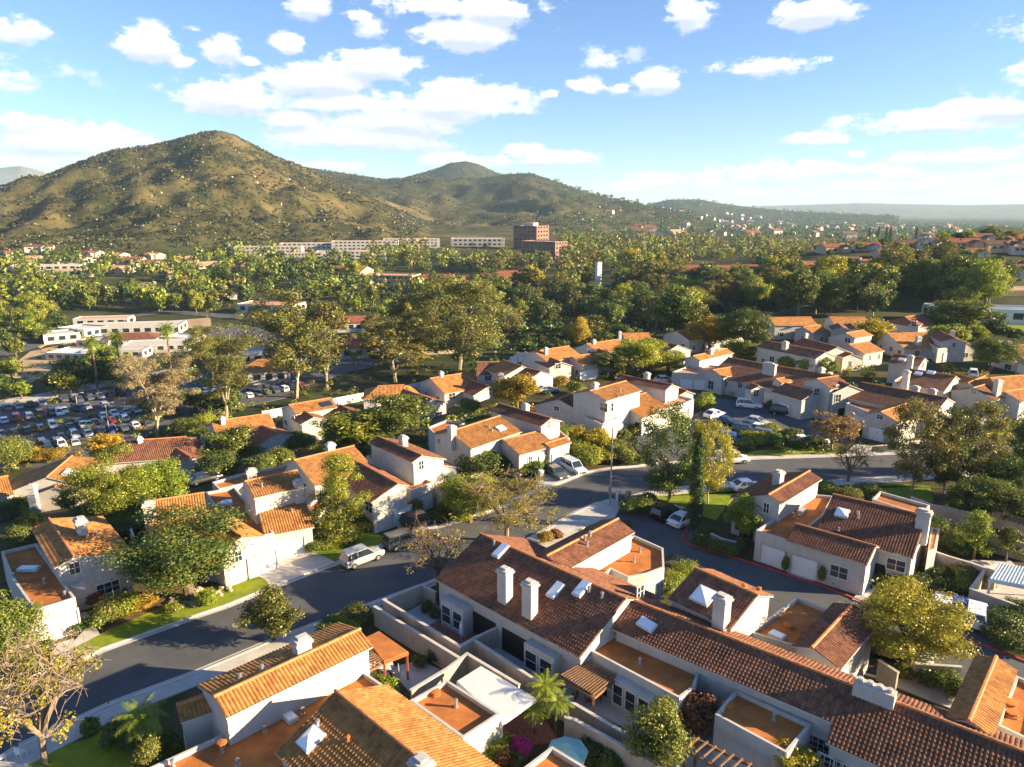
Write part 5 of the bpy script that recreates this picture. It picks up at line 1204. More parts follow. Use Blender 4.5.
# ------------------------------------------------------------------ larger buildings farther out
def block(label,px,py,w,d,h,rz,wall='stucco',roof='flat_p',name='building',storeys=1,nwin=8,par=.5,g=None,cat='building',pent=None,gabled=None):
    p=hit(px,py); z=T(p.x,p.y) if g is None else g; root=empty(name,(p.x,p.y,z),label,cat); c,s_=math.cos(rz),math.sin(rz); q=lambda x,y:(p.x+x*c-y*s_,p.y+x*s_+y*c)
    m=MB(); m.prism([q(-w/2,-d/2),q(w/2,-d/2),q(w/2,d/2),q(-w/2,d/2)],z-3,z+h,top=False); 
    I=[q(-w/2+.3,-d/2+.3),q(w/2-.3,-d/2+.3),q(w/2-.3,d/2-.3),q(-w/2+.3,d/2-.3)]; O=[q(-w/2,-d/2),q(w/2,-d/2),q(w/2,d/2),q(-w/2,d/2)]
    if not gabled:
        for i in range(4):
            j=(i+1)%4; m.face([(*O[i],z+h),(*O[j],z+h),(*I[j],z+h),(*I[i],z+h)]); m.face([(*I[i],z+h),(*I[j],z+h),(*I[j],z+h-par),(*I[i],z+h-par)])
    m.build('wall',[M[wall]],root); f=MB()
    if gabled:
        o=.6; zr=z+h+d/2*.36; e=z+h-.1
        a,b,c2,d2=[(*q(x,y),e) for x,y in((-w/2-o,-d/2-o),(w/2+o,-d/2-o),(w/2+o,d/2+o),(-w/2-o,d/2+o))]; hh=d/2*(.9 if gabled=='hip' else 0); r0,r1=(*q(-w/2+hh-(o if not hh else 0),0),zr),(*q(w/2-hh+(o if not hh else 0),0),zr)
        for E0,E1,R1,R0 in((a,b,r1,r0),(c2,d2,r0,r1),(b,c2,r1,r1),(d2,a,r0,r0)):
            if E0 in (b,d2) and not hh: f2=MB(); m2=MB(); m2.face([E0,E1,R1]); m2.build('gable_end',[M[wall]],root); continue
            tile_slope(f,E0,E1,R1,R0,1)
        f.face([a,d2,c2,b])
    else: f.face([(*i_,z+h-par) for i_ in I])
    f.build('roof',[M[roof]],root)
    fl=h/max(storeys,1); cx=Vector((0,0,CAMZ))
    for (x0,y0,ux,uy,L) in((-w/2,-d/2,1,0,w),(w/2,-d/2,0,1,d),(-w/2,-d/2,0,1,d),(-w/2,d/2,1,0,w)):
        mid=Vector(q(x0+ux*L/2,y0+uy*L/2)); ctr=Vector((p.x,p.y)); nn=(mid-ctr).normalized()
        if nn.dot(Vector((0,0))-mid)<0: continue
        n=max(1,int(nwin*L/w)); 
        for s2 in range(storeys):
            wn=MB(); A=Vector((*q(x0+ux*L*.04,y0+uy*L*.04),z+fl*(s2+.35))); B=Vector((*q(x0+ux*L*.96,y0+uy*L*.96),z+fl*(s2+.35))); o3=Vector((nn.x,nn.y,0))*.05; wn.obox(A-o3,B-A,o3*2,Vector((0,0,fl*.42))); wb=wn.build('window_band',[M['glass']],root); pr=MB(); pr.obox(A-o3*2-Vector((0,0,.15)),B-A,o3*4,Vector((0,0,.15))); pr.obox(A-o3*2+Vector((0,0,fl*.42)),B-A,o3*4,Vector((0,0,.15)))
            for i in range(n+1):
                d_=(B-A).normalized(); t=(B-A).length*i/n; pw=(B-A).length/n*.4; pr.obox(A+d_*(t-pw/2)-o3*1.9-Vector((0,0,.1)),d_*pw,o3*3.8,Vector((0,0,fl*.42+.2)))
            pr.build('window_frame',[M[wall]],wb)
    if pent:
        k=MB(); wall='stucco'; k.prism([q(*v) for v in((-w*.2,-d*.2),(w*.2,-d*.2),(w*.2,d*.2),(-w*.2,d*.2))],z+h-par,z+h+pent); k.build('penthouse',[M[wall]],root)
    return root
block('tall red brick office tower with pale top floor on the hill foot',531,249,30,24,25,R(-35),'brickw','flat_p',storeys=6,nwin=5,pent=3)
block('lower red brick wing in front of the brick tower',544,258,38,22,16,R(-35),'brickw','flat_p',storeys=4,nwin=8)
block('long pale low office at the left of the brick tower',478,246,60,25,9,R(0),'stucco','stucco',storeys=2,nwin=10)
for i,(x,y,w,l) in enumerate([(270,256,60,'westmost white apartment slab at the foot of the hill'),(318,252,70,'second white apartment slab along the foot of the hill'),(366,250,64,'third white apartment slab along the foot of the hill'),(412,247,60,'white apartment slab at the end of the hill foot row'),(300,263,42,'lower white apartment slab in front of the second slab'),(352,261,60,'lower white apartment slab in front of the third slab')]):
    block(l,x,y,w*1.0,16,9,R(6),'stucco','flat_p',storeys=3,nwin=14,cat='apartment')
p0=hit(598,290)
h=block('white bell tower rising from the eucalyptus wood',598,292,2.8,2.8,18,R(20),'white','tile_r',name='bell_tower',storeys=0,nwin=1,gabled='hip',cat='tower')
block('long red tiled school roof behind the eucalyptus',716,284,60,18,7.5,R(-3),'stucco_c','tile_r',storeys=1,nwin=14,gabled='hip')
block('pink roofed clubhouse left of the dark wood',440,290,40,20,7,R(-8),'stucco_c','tile_r',storeys=2,nwin=8,gabled='hip')
block('second pink roofed clubhouse beside the dark wood',505,287,46,20,7.5,R(8),'stucco_c','tile_r',storeys=2,nwin=9,gabled='hip')
block('third pink roofed hall left of the clubhouses',390,284,40,18,7,R(-12),'stucco_c','flat_p',storeys=2,nwin=8)
block('tan gabled hall behind the poplars at centre left',352,280,26,18,7,R(-20),'stucco_c','tile_o',storeys=1,nwin=5,gabled='gable')
# shopping centre at left
block('large flat white shop hall at the back of the shopping centre',132,333,44,14,4.2,R(10),'stucco','stucco',nwin=9); block('white shop with brown mansard roof in the shopping centre',134,345,20,10,3.4,R(12),'stucco','tile_b',nwin=5,gabled='hip'); block('white shop at the left end of the shopping centre',62,341,13,12,4,R(35),'stucco','stucco',nwin=3)
block('second white shop from the left end of the shopping centre',84,336,16,12,4.2,R(-20),'stucco','white',nwin=4); block('white roofed corner shop in front of the shopping centre',80,358,18,12,3,R(-8),'stucco','white',nwin=5); block('white shop front facing the car park road',118,357,22,9,3.4,R(5),'stucco','stucco',nwin=6); block('long white shop wing at the right of the shopping centre',160,350,24,12,3.4,R(12),'stucco','stucco',nwin=6); block('small white shop beside the palms',184,343,14,10,3.2,R(-15),'stucco','white',nwin=4); block('low white shop between the mansard shop and the corner shop',102,347,14,10,3.6,R(-8),'stucco','stucco',nwin=4); block('pale hall behind the long shopping centre roof',105,326,24,9,4.4,R(10),'stucco','flat_p',nwin=5)
block('orange roofed restaurant with white porch by the car park',265,380,16,14,4.6,R(15),'stucco','tile_o',nwin=4,gabled='hip'); block('white flat annex behind the orange roofed restaurant',254,364,16,9,5,R(15),'stucco','stucco',nwin=4)
block('low white shop with red roof strip behind the eucalyptus',352,330,26,12,4.5,R(10),'stucco','tile_r',nwin=7,gabled='hip'); block('long shaded shop building with maroon roof',330,357,46,14,4.5,R(15),'stucco','tile_r',nwin=10,gabled='hip'); block('white and red roofed shop behind the olive trees',272,312,32,16,5,R(-12),'stucco','flat_p',nwin=6)
block('small pink roofed shop between the eucalyptus trees',436,352,14,10,4.5,R(20),'stucco_c','flat_p',nwin=4)
block('long white canopy building at the right edge beyond the pines',1000,322,44,12,5,R(-12),'white','metal',nwin=8)
block('white flat warehouse at the far left beyond the trees',50,272,46,16,6,R(12),'stucco','white',nwin=8); block('low pale hall right of the white warehouse',72,276,30,12,5,R(12),'stucco_c','flat_p',nwin=6)
# far houses at the foot of the hill (left) and on the wooded rise (right)
def hut(px,py,w,d,rz,roof,label,group,wall='stucco',hh=3.2):
    p=hit(px,py); z=T(p.x,p.y); root=empty('house',(p.x,p.y,z),label,'house',group); c,s_=math.cos(rz),math.sin(rz); q=lambda x,y,zz:(p.x+x*c-y*s_,p.y+x*s_+y*c,z+zz)
    m=MB(); W,D=w/2,d/2; k=D*.36
    m.prism([q(-W,-D,0)[:2],q(W,-D,0)[:2],q(W,D,0)[:2],q(-W,D,0)[:2]],z-2,z+hh,top=False); m.face([q(-W,-D,hh),q(-W,D,hh),q(-W,0,hh+k)]); m.face([q(W,-D,hh),q(W,D,hh),q(W,0,hh+k)])
    # cross wing
    m.prism([q(W*.2,-D-3.4,0)[:2],q(W*.85,-D-3.4,0)[:2],q(W*.85,-D+.5,0)[:2],q(W*.2,-D+.5,0)[:2]],z-2,z+hh-.2,top=False); xm=W*.525; m.face([q(W*.2,-D-3.4,hh-.2),q(W*.85,-D-3.4,hh-.2),q(xm,-D-3.4,hh-.2+W*.325*.5)])
    m.build('wall',[M[wall]],root); f=MB(); o=.5
    tile_slope(f,q(-W-o,-D-o,hh-o*.36),q(W+o,-D-o,hh-o*.36),q(W+o,0,hh+k),q(-W-o,0,hh+k),1); tile_slope(f,q(W+o,D+o,hh-o*.36),q(-W-o,D+o,hh-o*.36),q(-W-o,0,hh+k),q(W+o,0,hh+k),1)
    zt=hh-.2+W*.325*.5+.1; 
    tile_slope(f,q(W*.2-.4,-D-3.9,hh-.35),q(W*.2-.4,-D+1,hh-.35),q(xm,0,zt),q(xm,-D-3.9,zt),1); tile_slope(f,q(W*.85+.4,-D-3.9,hh-.35),q(W*.85+.4,-D+1,hh-.35),q(xm,0,zt),q(xm,-D-3.9,zt),1)
    f.build('roof',[M[roof]],root); g=MB()
    for x in(-W*.75,-W*.35): g.obox(q(x,-D-.05,1.0),Vector(q(x+W*.25,-D-.05,1.0))-Vector(q(x,-D-.05,1.0)),Vector(q(0,-.1,0))-Vector(q(0,0,0)),Vector((0,0,1.2)))
    g.build('window',[M['glass']],root); ch=MB(); cx=q(-W*.6,D*.3,hh+k*.8); ch.box(cx,(1,.8,2),rz); ch.build('chimney',[M[wall]],root)
K=[(744,273,'tile_r'),(792,271,'tile_b'),(808,270,'tile_r'),(845,266,'tile_b'),(868,268,'tile_r'),(884,270,'tile_r'),(905,268,'tile_r'),(930,264,'tile_r'),(955,268,'tile_b'),(985,272,'tile_r'),(1008,275,'tile_b'),(832,252,'tile_r'),(866,250,'tile_r'),(908,248,'tile_d'),(938,247,'tile_b'),(962,248,'tile_r'),(998,250,'tile_d'),(1018,252,'tile_r'),(850,243,'tile_r'),(924,243,'tile_r'),(975,243,'tile_b'),(1012,244,'tile_r'),(778,262,'tile_b'),(888,258,'tile_b'),(970,258,'tile_r')]
rr=random.Random(8)
ks=sorted(K,key=lambda a:-a[1]); tier=lambda y:0 if y>=262 else 1 if y>=250 else 2
cnt={}
for px,py,rf in sorted(K,key=lambda a:a[0]):
    t=tier(py); cnt[t]=cnt.get(t,0)+1; nm={'tile_r':'red','tile_b':'brown','tile_d':'dark'}[rf]
    hut(px,py,rr.uniform(13,18),rr.uniform(9,11),rr.uniform(-.5,.5),rf,'%s roofed house, %s from the left in the %s tier on the wooded rise'%(nm,ordn[cnt[t]-1],['lower','middle','top'][t]),'houses on the wooded rise',rr.choice(['stucco','stucco_c']))
K=[(132,263),(150,266),(168,272),(180,278),(118,258),(94,256),(40,250),(62,296),(130,300),(170,296),(212,292),(222,298),(196,283),(186,262),(208,268),(30,262),(84,262),(155,258),(240,270),(120,272),(12,256),(232,286),(205,302),(150,300)]
for i,(px,py) in enumerate(sorted(K)):
    hut(px,py,rr.uniform(14,22),rr.uniform(9,12),rr.uniform(-.6,.6),rr.choice(['tile_r','tile_b','flat_p','tile_o']),'small house, %s from the left along the foot of the hill'%ordn[i],'houses at the foot of the hill',rr.choice(['stucco','stucco_c']))
# ------------------------------------------------------------------ trees that stand out
G=tree
G('broad','dark',190,598,513,98,'large dark glossy magnolia on the lawn beside the main street',var=0)
G('round','mid',274,641,590,52,'round clipped street tree at the kerb behind the white roof chimney',var=1)
G('sparse','yel',46,764,664,122,'bare branched tree with yellow leaves on the lower left lawn',var=0)
G('palm','palm',147,764,706,44,'small bright palm beside the lower left house')
G('round','mid',14,672,598,56,'green tree cut by the left edge beside the garage house',var=2)
G('sparse','yel',508,541,476,84,'thin yellow leaved street tree in front of the duplex roof',var=1)
G('bare','gold',438,586,518,70,'nearly bare dry street tree reaching over the road',var=0)
G('round','bright',470,522,475,54,'round yellow green tree by the archway house',var=3)
G('slim','bright',343,540,455,44,'slender bright tree at the corner of the two-unit house',var=0)
G('slim','mid',331,545,492,34,'smaller slender tree in the bed by the driveway',var=1)
G('pepper','bright',118,522,452,76,'big bright pepper tree between the left houses',var=0); G('pepper','bright',160,512,462,52,'second bright pepper tree in front of the faded brown roof',var=1)
G('round','dark',70,512,490,26,'dark round tree against the hip roofed house',var=1)
G('round','gold',107,463,434,34,'orange tinted bush tree at the edge of the car park',var=0)
G('pepper','mid',232,466,428,48,'round green tree beside the nearest orange tiled house',var=2)
G('euc','tan',157,436,353,70,'tall pale barked eucalyptus with thin tan foliage at the car park',var=0)
G('euc','olive',226,420,328,66,'tall loose eucalyptus behind the nearest orange tiled house',var=1)
G('euc','olive',296,398,294,86,'largest of the eucalyptus trees behind the pale fence',var=2); G('euc','olive',328,390,303,62,'eucalyptus leaning over the long maroon shop roof',var=3)
G('euc','olive',396,382,318,66,'rounded amber eucalyptus in front of the pale fence',var=4); G('gum','olive',414,360,294,44,'dense eucalyptus behind the rounded amber one',var=1)
G('gum','olive',459,370,279,92,'huge rounded gum tree with dark crown at the bend of the fence',var=0)
G('round','gold',517,410,375,44,'yellow flowering tree at the end of the row beside the double garage',var=2); G('broad','mid',398,440,397,62,'dense green tree in the yard behind the arch house',var=1); G('pepper','bright',362,446,412,62,'bright lime tree beside the long row house',var=3)
G('cypress','cyp',694,530,434,13,'narrow Italian cypress at the corner of the lane',var=0)
G('gum','dark',668,502,406,64,'dark headed eucalyptus with twisted pale trunks on the lawn',var=2); G('gum','yel',708,504,422,42,'golden eucalyptus right behind the cypress',var=1)
G('round','bright',742,541,496,31,'lollipop shaped lime tree at the entry of the brown gabled house',var=1)
G('bare','olive',848,482,434,46,'bare forked tree at the south side of the main road',var=1); G('sparse','rust',831,452,411,46,'rusty leaved tree on the planting island',var=2)
G('gum','olive',912,492,402,58,'westmost pale trunked eucalyptus on the road lawn',var=3); G('gum','dark',944,494,408,50,'middle pale trunked eucalyptus on the road lawn',var=2); G('gum','olive',968,490,400,52,'tallest eucalyptus at the right end of the road lawn',var=0)
for i,(x,y,t,w,l) in enumerate([(1002,502,455,48,'dark spreading tree behind the pale back wall'),(1020,480,420,34,'dark tree cut by the right edge by the main road'),(985,520,480,46,'dark tree with olive top beside the back wall'),(1018,530,492,40,'shadowed tree inside the corner of the back wall'),(962,520,484,40,'dark shrubby tree in front of the tallest eucalyptus')]): G('round','dark' if i!=2 else 'mid',x,y,t,w,l,var=i%3)
G('slim','bright',973,560,512,30,'pale flowering upright shrub in the fenced yard'); G('slim','mid',1006,562,528,24,'upright shrub by the pale blue patio cover')
G('broad','yel',905,672,594,98,'leaning yellow tree over the lane and parked cars',var=2)
G('round','bright',708,700,655,34,'bright green upright shrub between the flat roofs',var=0); G('round','red',697,738,696,38,'bronze leaved shrub below the bright green one',var=2); G('round','mid',656,774,705,60,'speckled green tree behind the cream patio wall',var=0); G('round','gold',792,790,748,46,'amber shrub at the lower edge under the long roof',var=3)
for i,(x,y,t,w,l) in enumerate([(545,722,678,34,'tall banana plant beside the white patio cover'),(556,735,695,30,'banana plant leaning over the cream wall'),(534,735,706,26,'low banana plant in the patio bed')]): G('palm','bright',x,y,t,w,l,var=i)
G('palm','palm',641,439,423,0.1,'x') if False else None
G('palm','palm',562,447,424,22,'small yellow green palm by the low white walk wall'); G('palm','palm',118,548,520,22,'x') if False else None
G('pepper','bright',640,374,340,46,'brightest lime tree behind the cream orange-roofed house',var=0); G('pepper','bright',668,372,351,46,'lime tree right of the brightest one',var=1); G('broad','mid',618,378,350,40,'green tree at the end of the short drive',var=2)
G('broad','gold',708,352,318,42,'large golden tree left of the olive oak',var=0); G('broad','dark',745,354,310,44,'olive oak with leaning crown beside the golden tree',var=3); G('round','mid',741,362,340,32,'rounded green tree below the olive oak',var=1)
G('slim','tan',785,338,323,18,'willow-like pale tree before the white gable end',var=2); G('broad','gold',872,350,318,26,'olive gold tree beside the sunlit cream house',var=1)
G('broad','mid',955,335,300,60,'big rounded green tree beside the brown hip roof',var=0); G('broad','mid',988,372,338,40,'green tree beside the white garage house at right',var=2)
for i,(x,y,t) in enumerate([(786,373,356),(806,376,357),(826,378,358)]): G('round','bright',x,y,t,17,['first clipped hedge ball from the left before the dark roofed house','middle clipped hedge ball before the dark roofed house','third clipped hedge ball beside the small chimney'][i],var=i)
G('round','gold',578,352,318,24,'rounded orange tree at the edge of the dark wood',var=1)
# palms of the middle distance
for x,y,t,w,l in [(122,386,330,16,'fan palm at the left before the shopping centre'),(172,378,322,15,'fan palm in the middle before the shopping centre'),(98,392,334,16,'tall fan palm nearest the car park lamp'),(618,338,305,14,'slim fan palm at the edge of the dark wood'),(655,338,308,17,'fan palm of the pair beside the dark wood, left one'),(664,337,309,16,'fan palm of the pair beside the dark wood, right one'),(355,374,350,14,'queen palm behind the pale fence'),(328,380,358,13,'queen palm beside the shaded shop')]: G('fanpalm' if 'fan' in l else 'palm','palm',x,y,t,w,l)
# garden shrubs
SH=[('bright',345,628,616,30),('mid',358,622,606,26),('mid',330,632,620,24),('bright',385,700,682,26),('mid',372,690,678,20),('mid',420,668,656,14),('dark',436,662,650,16),('mid',447,657,646,13),('dark',400,632,620,16),('dark',446,606,592,16),('mid',428,612,602,12),('dark',437,618,610,12),('red',505,767,748,20),('bright',490,752,730,36),('pink',521,757,740,20),('mid',515,765,752,18),('mid',560,765,752,22),('dark',590,760,742,26),('dark',612,770,752,26),('dark',582,736,724,18),('mid',150,790,742,28),('dark',134,750,728,28),('dark',118,744,726,26),('mid',92,735,718,16),('dark',165,755,735,22),('mid',178,752,738,18),
('mid',110,622,600,26),('bright',122,616,596,30),('gold',136,612,600,20),('gold',148,606,594,18),('mid',98,628,612,20),('dark',122,594,584,16),('red',97,606,592,16),('dark',76,634,624,12),('dark',85,630,620,11),('mid',42,664,642,24),('mid',12,684,664,30),('bright',30,676,660,20),('bright',208,604,592,18),('bright',172,612,604,14),
('mid',316,552,540,22),('bright',330,546,534,26),('mid',346,540,528,28),('dark',356,534,522,26),('mid',318,535,522,20),('bright',338,532,520,22),('mid',362,528,514,24),('bright',376,520,508,14),('bright',393,516,504,14),('mid',416,518,500,13),('mid',448,516,500,18),('bright',462,524,508,20),('dark',480,476,452,42),('dark',500,470,455,30),('dark',437,522,510,16),('mid',545,468,456,12),('dark',530,474,462,26),
('gold',575,446,428,22),('gold',598,450,430,24),('bright',592,464,448,34),('mid',610,452,440,22),('mid',618,460,446,22),('bright',580,452,440,20),('mid',635,434,424,14),('mid',624,438,430,12),('bright',630,463,452,18),('gold',545,544,532,14),('red',555,538,530,14),('mid',640,510,498,26),('dark',630,512,502,20),('dark',648,505,494,18),
('bright',673,588,572,20),('bright',684,576,562,24),('mid',668,596,580,16),('dark',702,546,534,18),('dark',716,552,541,18),('dark',730,556,544,16),('mid',738,549,538,12),('mid',784.5,573,556,6),('mid',821,584,566,6),('mid',838,584,575,16),('dark',852,580,568,8),('dark',900,590,574,24),('mid',880,584,572,18),('dark',918,590,576,22),('dark',936,578,566,22),('mid',968,582,566,30),('mid',962,594,580,18),('dark',944,590,578,18),('dark',1002,632,612,34),('dark',1018,622,602,30),('mid',996,640,626,24),('dark',1010,650,636,28),('mid',945,690,672,28),('dark',925,684,670,24),('mid',905,676,664,20),('mid',960,700,684,20),
('mid',808,494,482,36),('dark',790,492,482,20),('mid',846,504,488,24),('dark',870,500,484,22),('mid',824,496,480,18),('dark',930,535,516,30),('mid',950,548,530,26),('dark',958,555,540,22),('mid',980,556,540,20),('bright',752,445,432,24),('bright',770,436,424,20),('mid',790,440,430,22),('bright',775,444,434,18),('mid',815,446,436,18),('mid',800,448,440,14),('mid',745,450,440,16),('bright',703,410,394,18),('mid',760,400,392,16),('dark',772,409,400,10),('dark',790,410,402,10),('mid',842,432,420,14),('dark',860,432,424,10),('mid',886,440,430,12),
('dark',155,520,500,34),('dark',130,530,508,50),('dark',100,522,500,40),('dark',215,476,456,40),('mid',262,470,456,26),('mid',300,450,432,30),('bright',320,436,420,26),('mid',340,448,430,34),('dark',380,450,432,40),('mid',430,400,388,18),('bright',510,386,374,14),('mid',470,412,400,18),('mid',282,462,448,24),('dark',196,440,424,30),('bright',208,430,414,22),('mid',188,434,418,24),('gold',24,462,450,36),('gold',50,462,450,26),('mid',6,466,440,40),('dark',12,520,500,30),('mid',20,545,528,24),('dark',30,530,512,26),('mid',575,394,382,18),('gold',560,386,376,16),('bright',655,420,408,18)]
tone={'bright':'bright lime','mid':'green','dark':'dark green','gold':'golden','red':'bronze','pink':'magenta flowering'}
rr=random.Random(5)
for lf,x,y,t,w in SH: G('bush',lf,x,y,t,w,var=rr.randint(0,3))
# ------------------------------------------------------------------ scattered trees of the middle distance
EX=[(684,262,750,292),(586,270,610,306),(196,322,335,346),(284,346,472,392),(60,312,195,362),(225,352,300,386),(0,402,150,470),(150,386,290,410),(380,274,560,292),(310,322,372,362),(516,220,562,262),(688,262,748,286),(585,268,610,292),(985,280,1024,300),(985,308,1024,340),(20,345,66,385),(60,330,150,366),(250,300,300,316),(880,300,945,330),(100,282,160,296)]
def clear(x,y): return not any(a<=x<=c and b<=y<=d for a,b,c,d in EX)
def scatter(n,x0,x1,y0,y1,kinds,hr,wr,seed):
    q=random.Random(seed); k=0; tries=0
    while k<n and tries<n*20:
        tries+=1; x,y=q.uniform(x0,x1),q.uniform(y0,y1)
        if not clear(x,y): continue
        kd,lf=q.choice(kinds); p=hit(x,y); h=q.uniform(*hr); w=h*q.uniform(*wr); v=q.randint(0,2)
        o=tree_at(kd,lf,Vector((p.x,p.y,T(p.x,p.y))),h,w,None,None,v,'trees of the middle distance',q.uniform(0,6.28)); ty=proj((p.x,p.y,p.z+h))[1]; TREES.append((o,x,y,ty,kd,lf)); k+=1
scatter(46,480,700,292,345,[('gum','dark'),('gum','olive'),('broad','mid'),('euc','olive'),('gum','olive'),('broad','bright'),('gum','mid'),('broad','dark')],(10,17),(.75,1.0),1)
scatter(40,480,720,264,298,[('gum','olive'),('euc','olive'),('gum','olive'),('broad','gold'),('gum','mid')],(10,18),(.6,.9),2)
scatter(44,700,1000,286,318,[('euc','olive'),('gum','dark'),('gum','olive'),('gum','yel'),('broad','mid'),('gum','mid'),('broad','bright')],(10,19),(.6,.9),3)
scatter(14,730,980,278,296,[('euc','olive'),('gum','olive'),('gum','olive'),('broad','mid')],(12,20),(.6,.9),4)
scatter(26,0,110,288,335,[('slim','bright'),('pine','bright'),('pepper','bright'),('broad','mid')],(9,16),(.5,.75),5)
scatter(22,105,220,296,318,[('slim','bright'),('pine','mid'),('broad','mid'),('pepper','bright'),('broad','dark')],(8,14),(.5,.8),6)
scatter(14,20,130,366,398,[('pepper','bright'),('broad','mid'),('round','bright'),('round','gold'),('round','dark')],(5,9),(.8,1.1),7)
scatter(30,180,320,266,312,[('broad','dark'),('pine','dark'),('broad','mid'),('pepper','mid'),('gum','dark')],(9,15),(.6,.9),8)
scatter(44,310,545,262,318,[('pine','mid'),('slim','bright'),('broad','mid'),('pepper','bright'),('gum','dark'),('pine','dark')],(8,15),(.5,.85),9)
scatter(22,330,480,314,352,[('broad','dark'),('gum','olive'),('broad','mid'),('pepper','bright')],(7,12),(.7,1),10)
scatter(22,740,1024,248,284,[('broad','bright'),('broad','mid'),('round','mid'),('pine','mid'),('round','dark')],(4,7),(.8,1.1),11)
scatter(34,740,985,285,313,[('gum','dark'),('broad','mid'),('broad','bright'),('gum','olive'),('gum','mid')],(7,13),(.75,1.05),24)
scatter(22,830,1024,240,247,[('broad','mid'),('broad','bright'),('round','dark'),('broad','dark')],(5,8),(.9,1.2),25)
scatter(10,150,250,392,418,[('pepper','mid'),('round','bright'),('broad','dark')],(5,8),(.8,1.1),12)
scatter(12,930,1024,328,350,[('round','mid'),('broad','bright'),('round','dark')],(3.5,6),(.9,1.2),13)
scatter(12,0,60,330,440,[('round','mid'),('broad','bright'),('round','dark'),('pepper','bright')],(5,9),(.8,1.1),14)
scatter(12,490,640,342,356,[('round','mid'),('broad','dark'),('round','dark')],(4,7),(.8,1.1),15)
for i,x in enumerate((214,217.5,221,224.5,228,242,249)): G('cypress','cyp',x,290,267-rr.uniform(0,2),4.2,'narrow cypress, %s from the left in the row beyond the shopping centre'%ordn[i],lod=1,var=0,group='row of cypresses')
for i,x in enumerate((868,877,885,889,915)): G('cypress','cyp',x,246,229-rr.uniform(0,3),3.5,'dark cypress, %s from the left on the skyline of the wooded rise'%ordn[i],lod=1,var=0,group='skyline cypresses')
# ------------------------------------------------------------------ labels for the scattered trees: kind, tone, nearest landmark and order
LM=[(540,240,'the brick tower'),(597,275,'the white bell tower'),(717,272,'the long red school roof'),(465,330,'the huge gum tree'),(125,340,'the shopping centre'),(265,375,'the orange roofed restaurant'),(230,285,'the row of cypresses'),(345,355,'the long maroon shop roof'),(700,345,'the large golden tree'),(915,322,'the brown hip roof'),(1000,322,'the white canopy building'),(790,318,'the white gable end house'),(850,318,'the tall white gable'),(440,285,'the pink roofed clubhouse'),(505,283,'the second pink clubhouse'),(80,440,'the car park'),(60,272,'the white warehouse'),(360,280,'the tan gabled hall'),(585,340,'the cream orange roofed house'),(885,245,'the skyline cypresses'),(960,262,'the houses on the rise'),(1000,295,'the sandy lot at right'),(650,330,'the pair of fan palms'),(170,300,'the small hill foot houses'),(1010,360,'the white garage house'),
 (60,495,'the hip roofed house'),(75,580,'the flat red roofed garage house'),(190,590,'the magnolia'),(362,556,'the white SUV'),(404,540,'the dark grey SUV'),(340,530,'the curved driveway bed'),(395,490,'the arch house'),(385,650,'the orange pergola'),(461,622,'the brick patio'),(568,745,'the teal umbrella'),(145,740,'the small palm'),(515,450,'the skylight house'),(600,440,'the cul-de-sac garden'),(625,505,'the corner street lamp'),(678,575,'the lane kerb'),(715,540,'the entry wall'),(800,565,'the white garage doors'),(900,575,'the brown gabled house'),(960,580,'the parking bay hedge'),(1010,630,'the low retaining wall'),(930,675,'the curved courtyard wall'),(830,487,'the sunlit road lawn'),(950,540,'the fenced back yards'),(780,437,'the planting island'),(760,400,'the porch gable'),(870,430,'the twin garages'),(130,515,'the bright pepper tree'),(215,460,'the faded brown roof'),(265,455,'the double garage drive'),(330,435,'the solar panel house'),(400,430,'the dense green tree'),(560,385,'the short drive'),(655,415,'the two-storey house'),(25,455,'the car park edge'),(20,530,'the left yard'),(12,672,'the left edge tree')]
kn={'gum':'rounded eucalyptus','euc':'tall eucalyptus','broad':'broad crowned tree','round':'round tree','pepper':'pepper tree','slim':'slender tree','pine':'conical conifer','bush':'shrub'}
tn={'yel':'yellow green','dark':'dark green','mid':'green','bright':'lime green','olive':'olive','gold':'golden','tan':'tan','red':'bronze','pink':'magenta flowering'}
grp={}
for rec in TREES:
    o,x,y,ty,kd,lf=rec; cy=(y+ty)/2; lm=min(LM,key=lambda l:(l[0]-x)**2+((l[1]-cy)*1.6)**2)
    dx,dy=x-lm[0],cy-lm[1]
    rel='behind' if dy<-6 and abs(dy)*1.3>abs(dx) else 'in front of' if dy>6 and abs(dy)*1.3>abs(dx) else 'left of' if dx<0 else 'right of'
    grp.setdefault((tn[lf],kn[kd],rel,lm[2]),[]).append(rec)
for (a,b,rel,l),v in grp.items():
    v.sort(key=lambda r:r[1])
    for i,r in enumerate(v):
        s=a+' '+b+' '+rel+' '+l if len(v)==1 else '%s %s %s %s, %s from left'%(a,b,rel,l,ordn[i] if i<len(ordn) else 'last')
        r[0]['label']=s; r[0]['group']='garden shrubs' if r[4]=='bush' else 'trees of the middle distance'
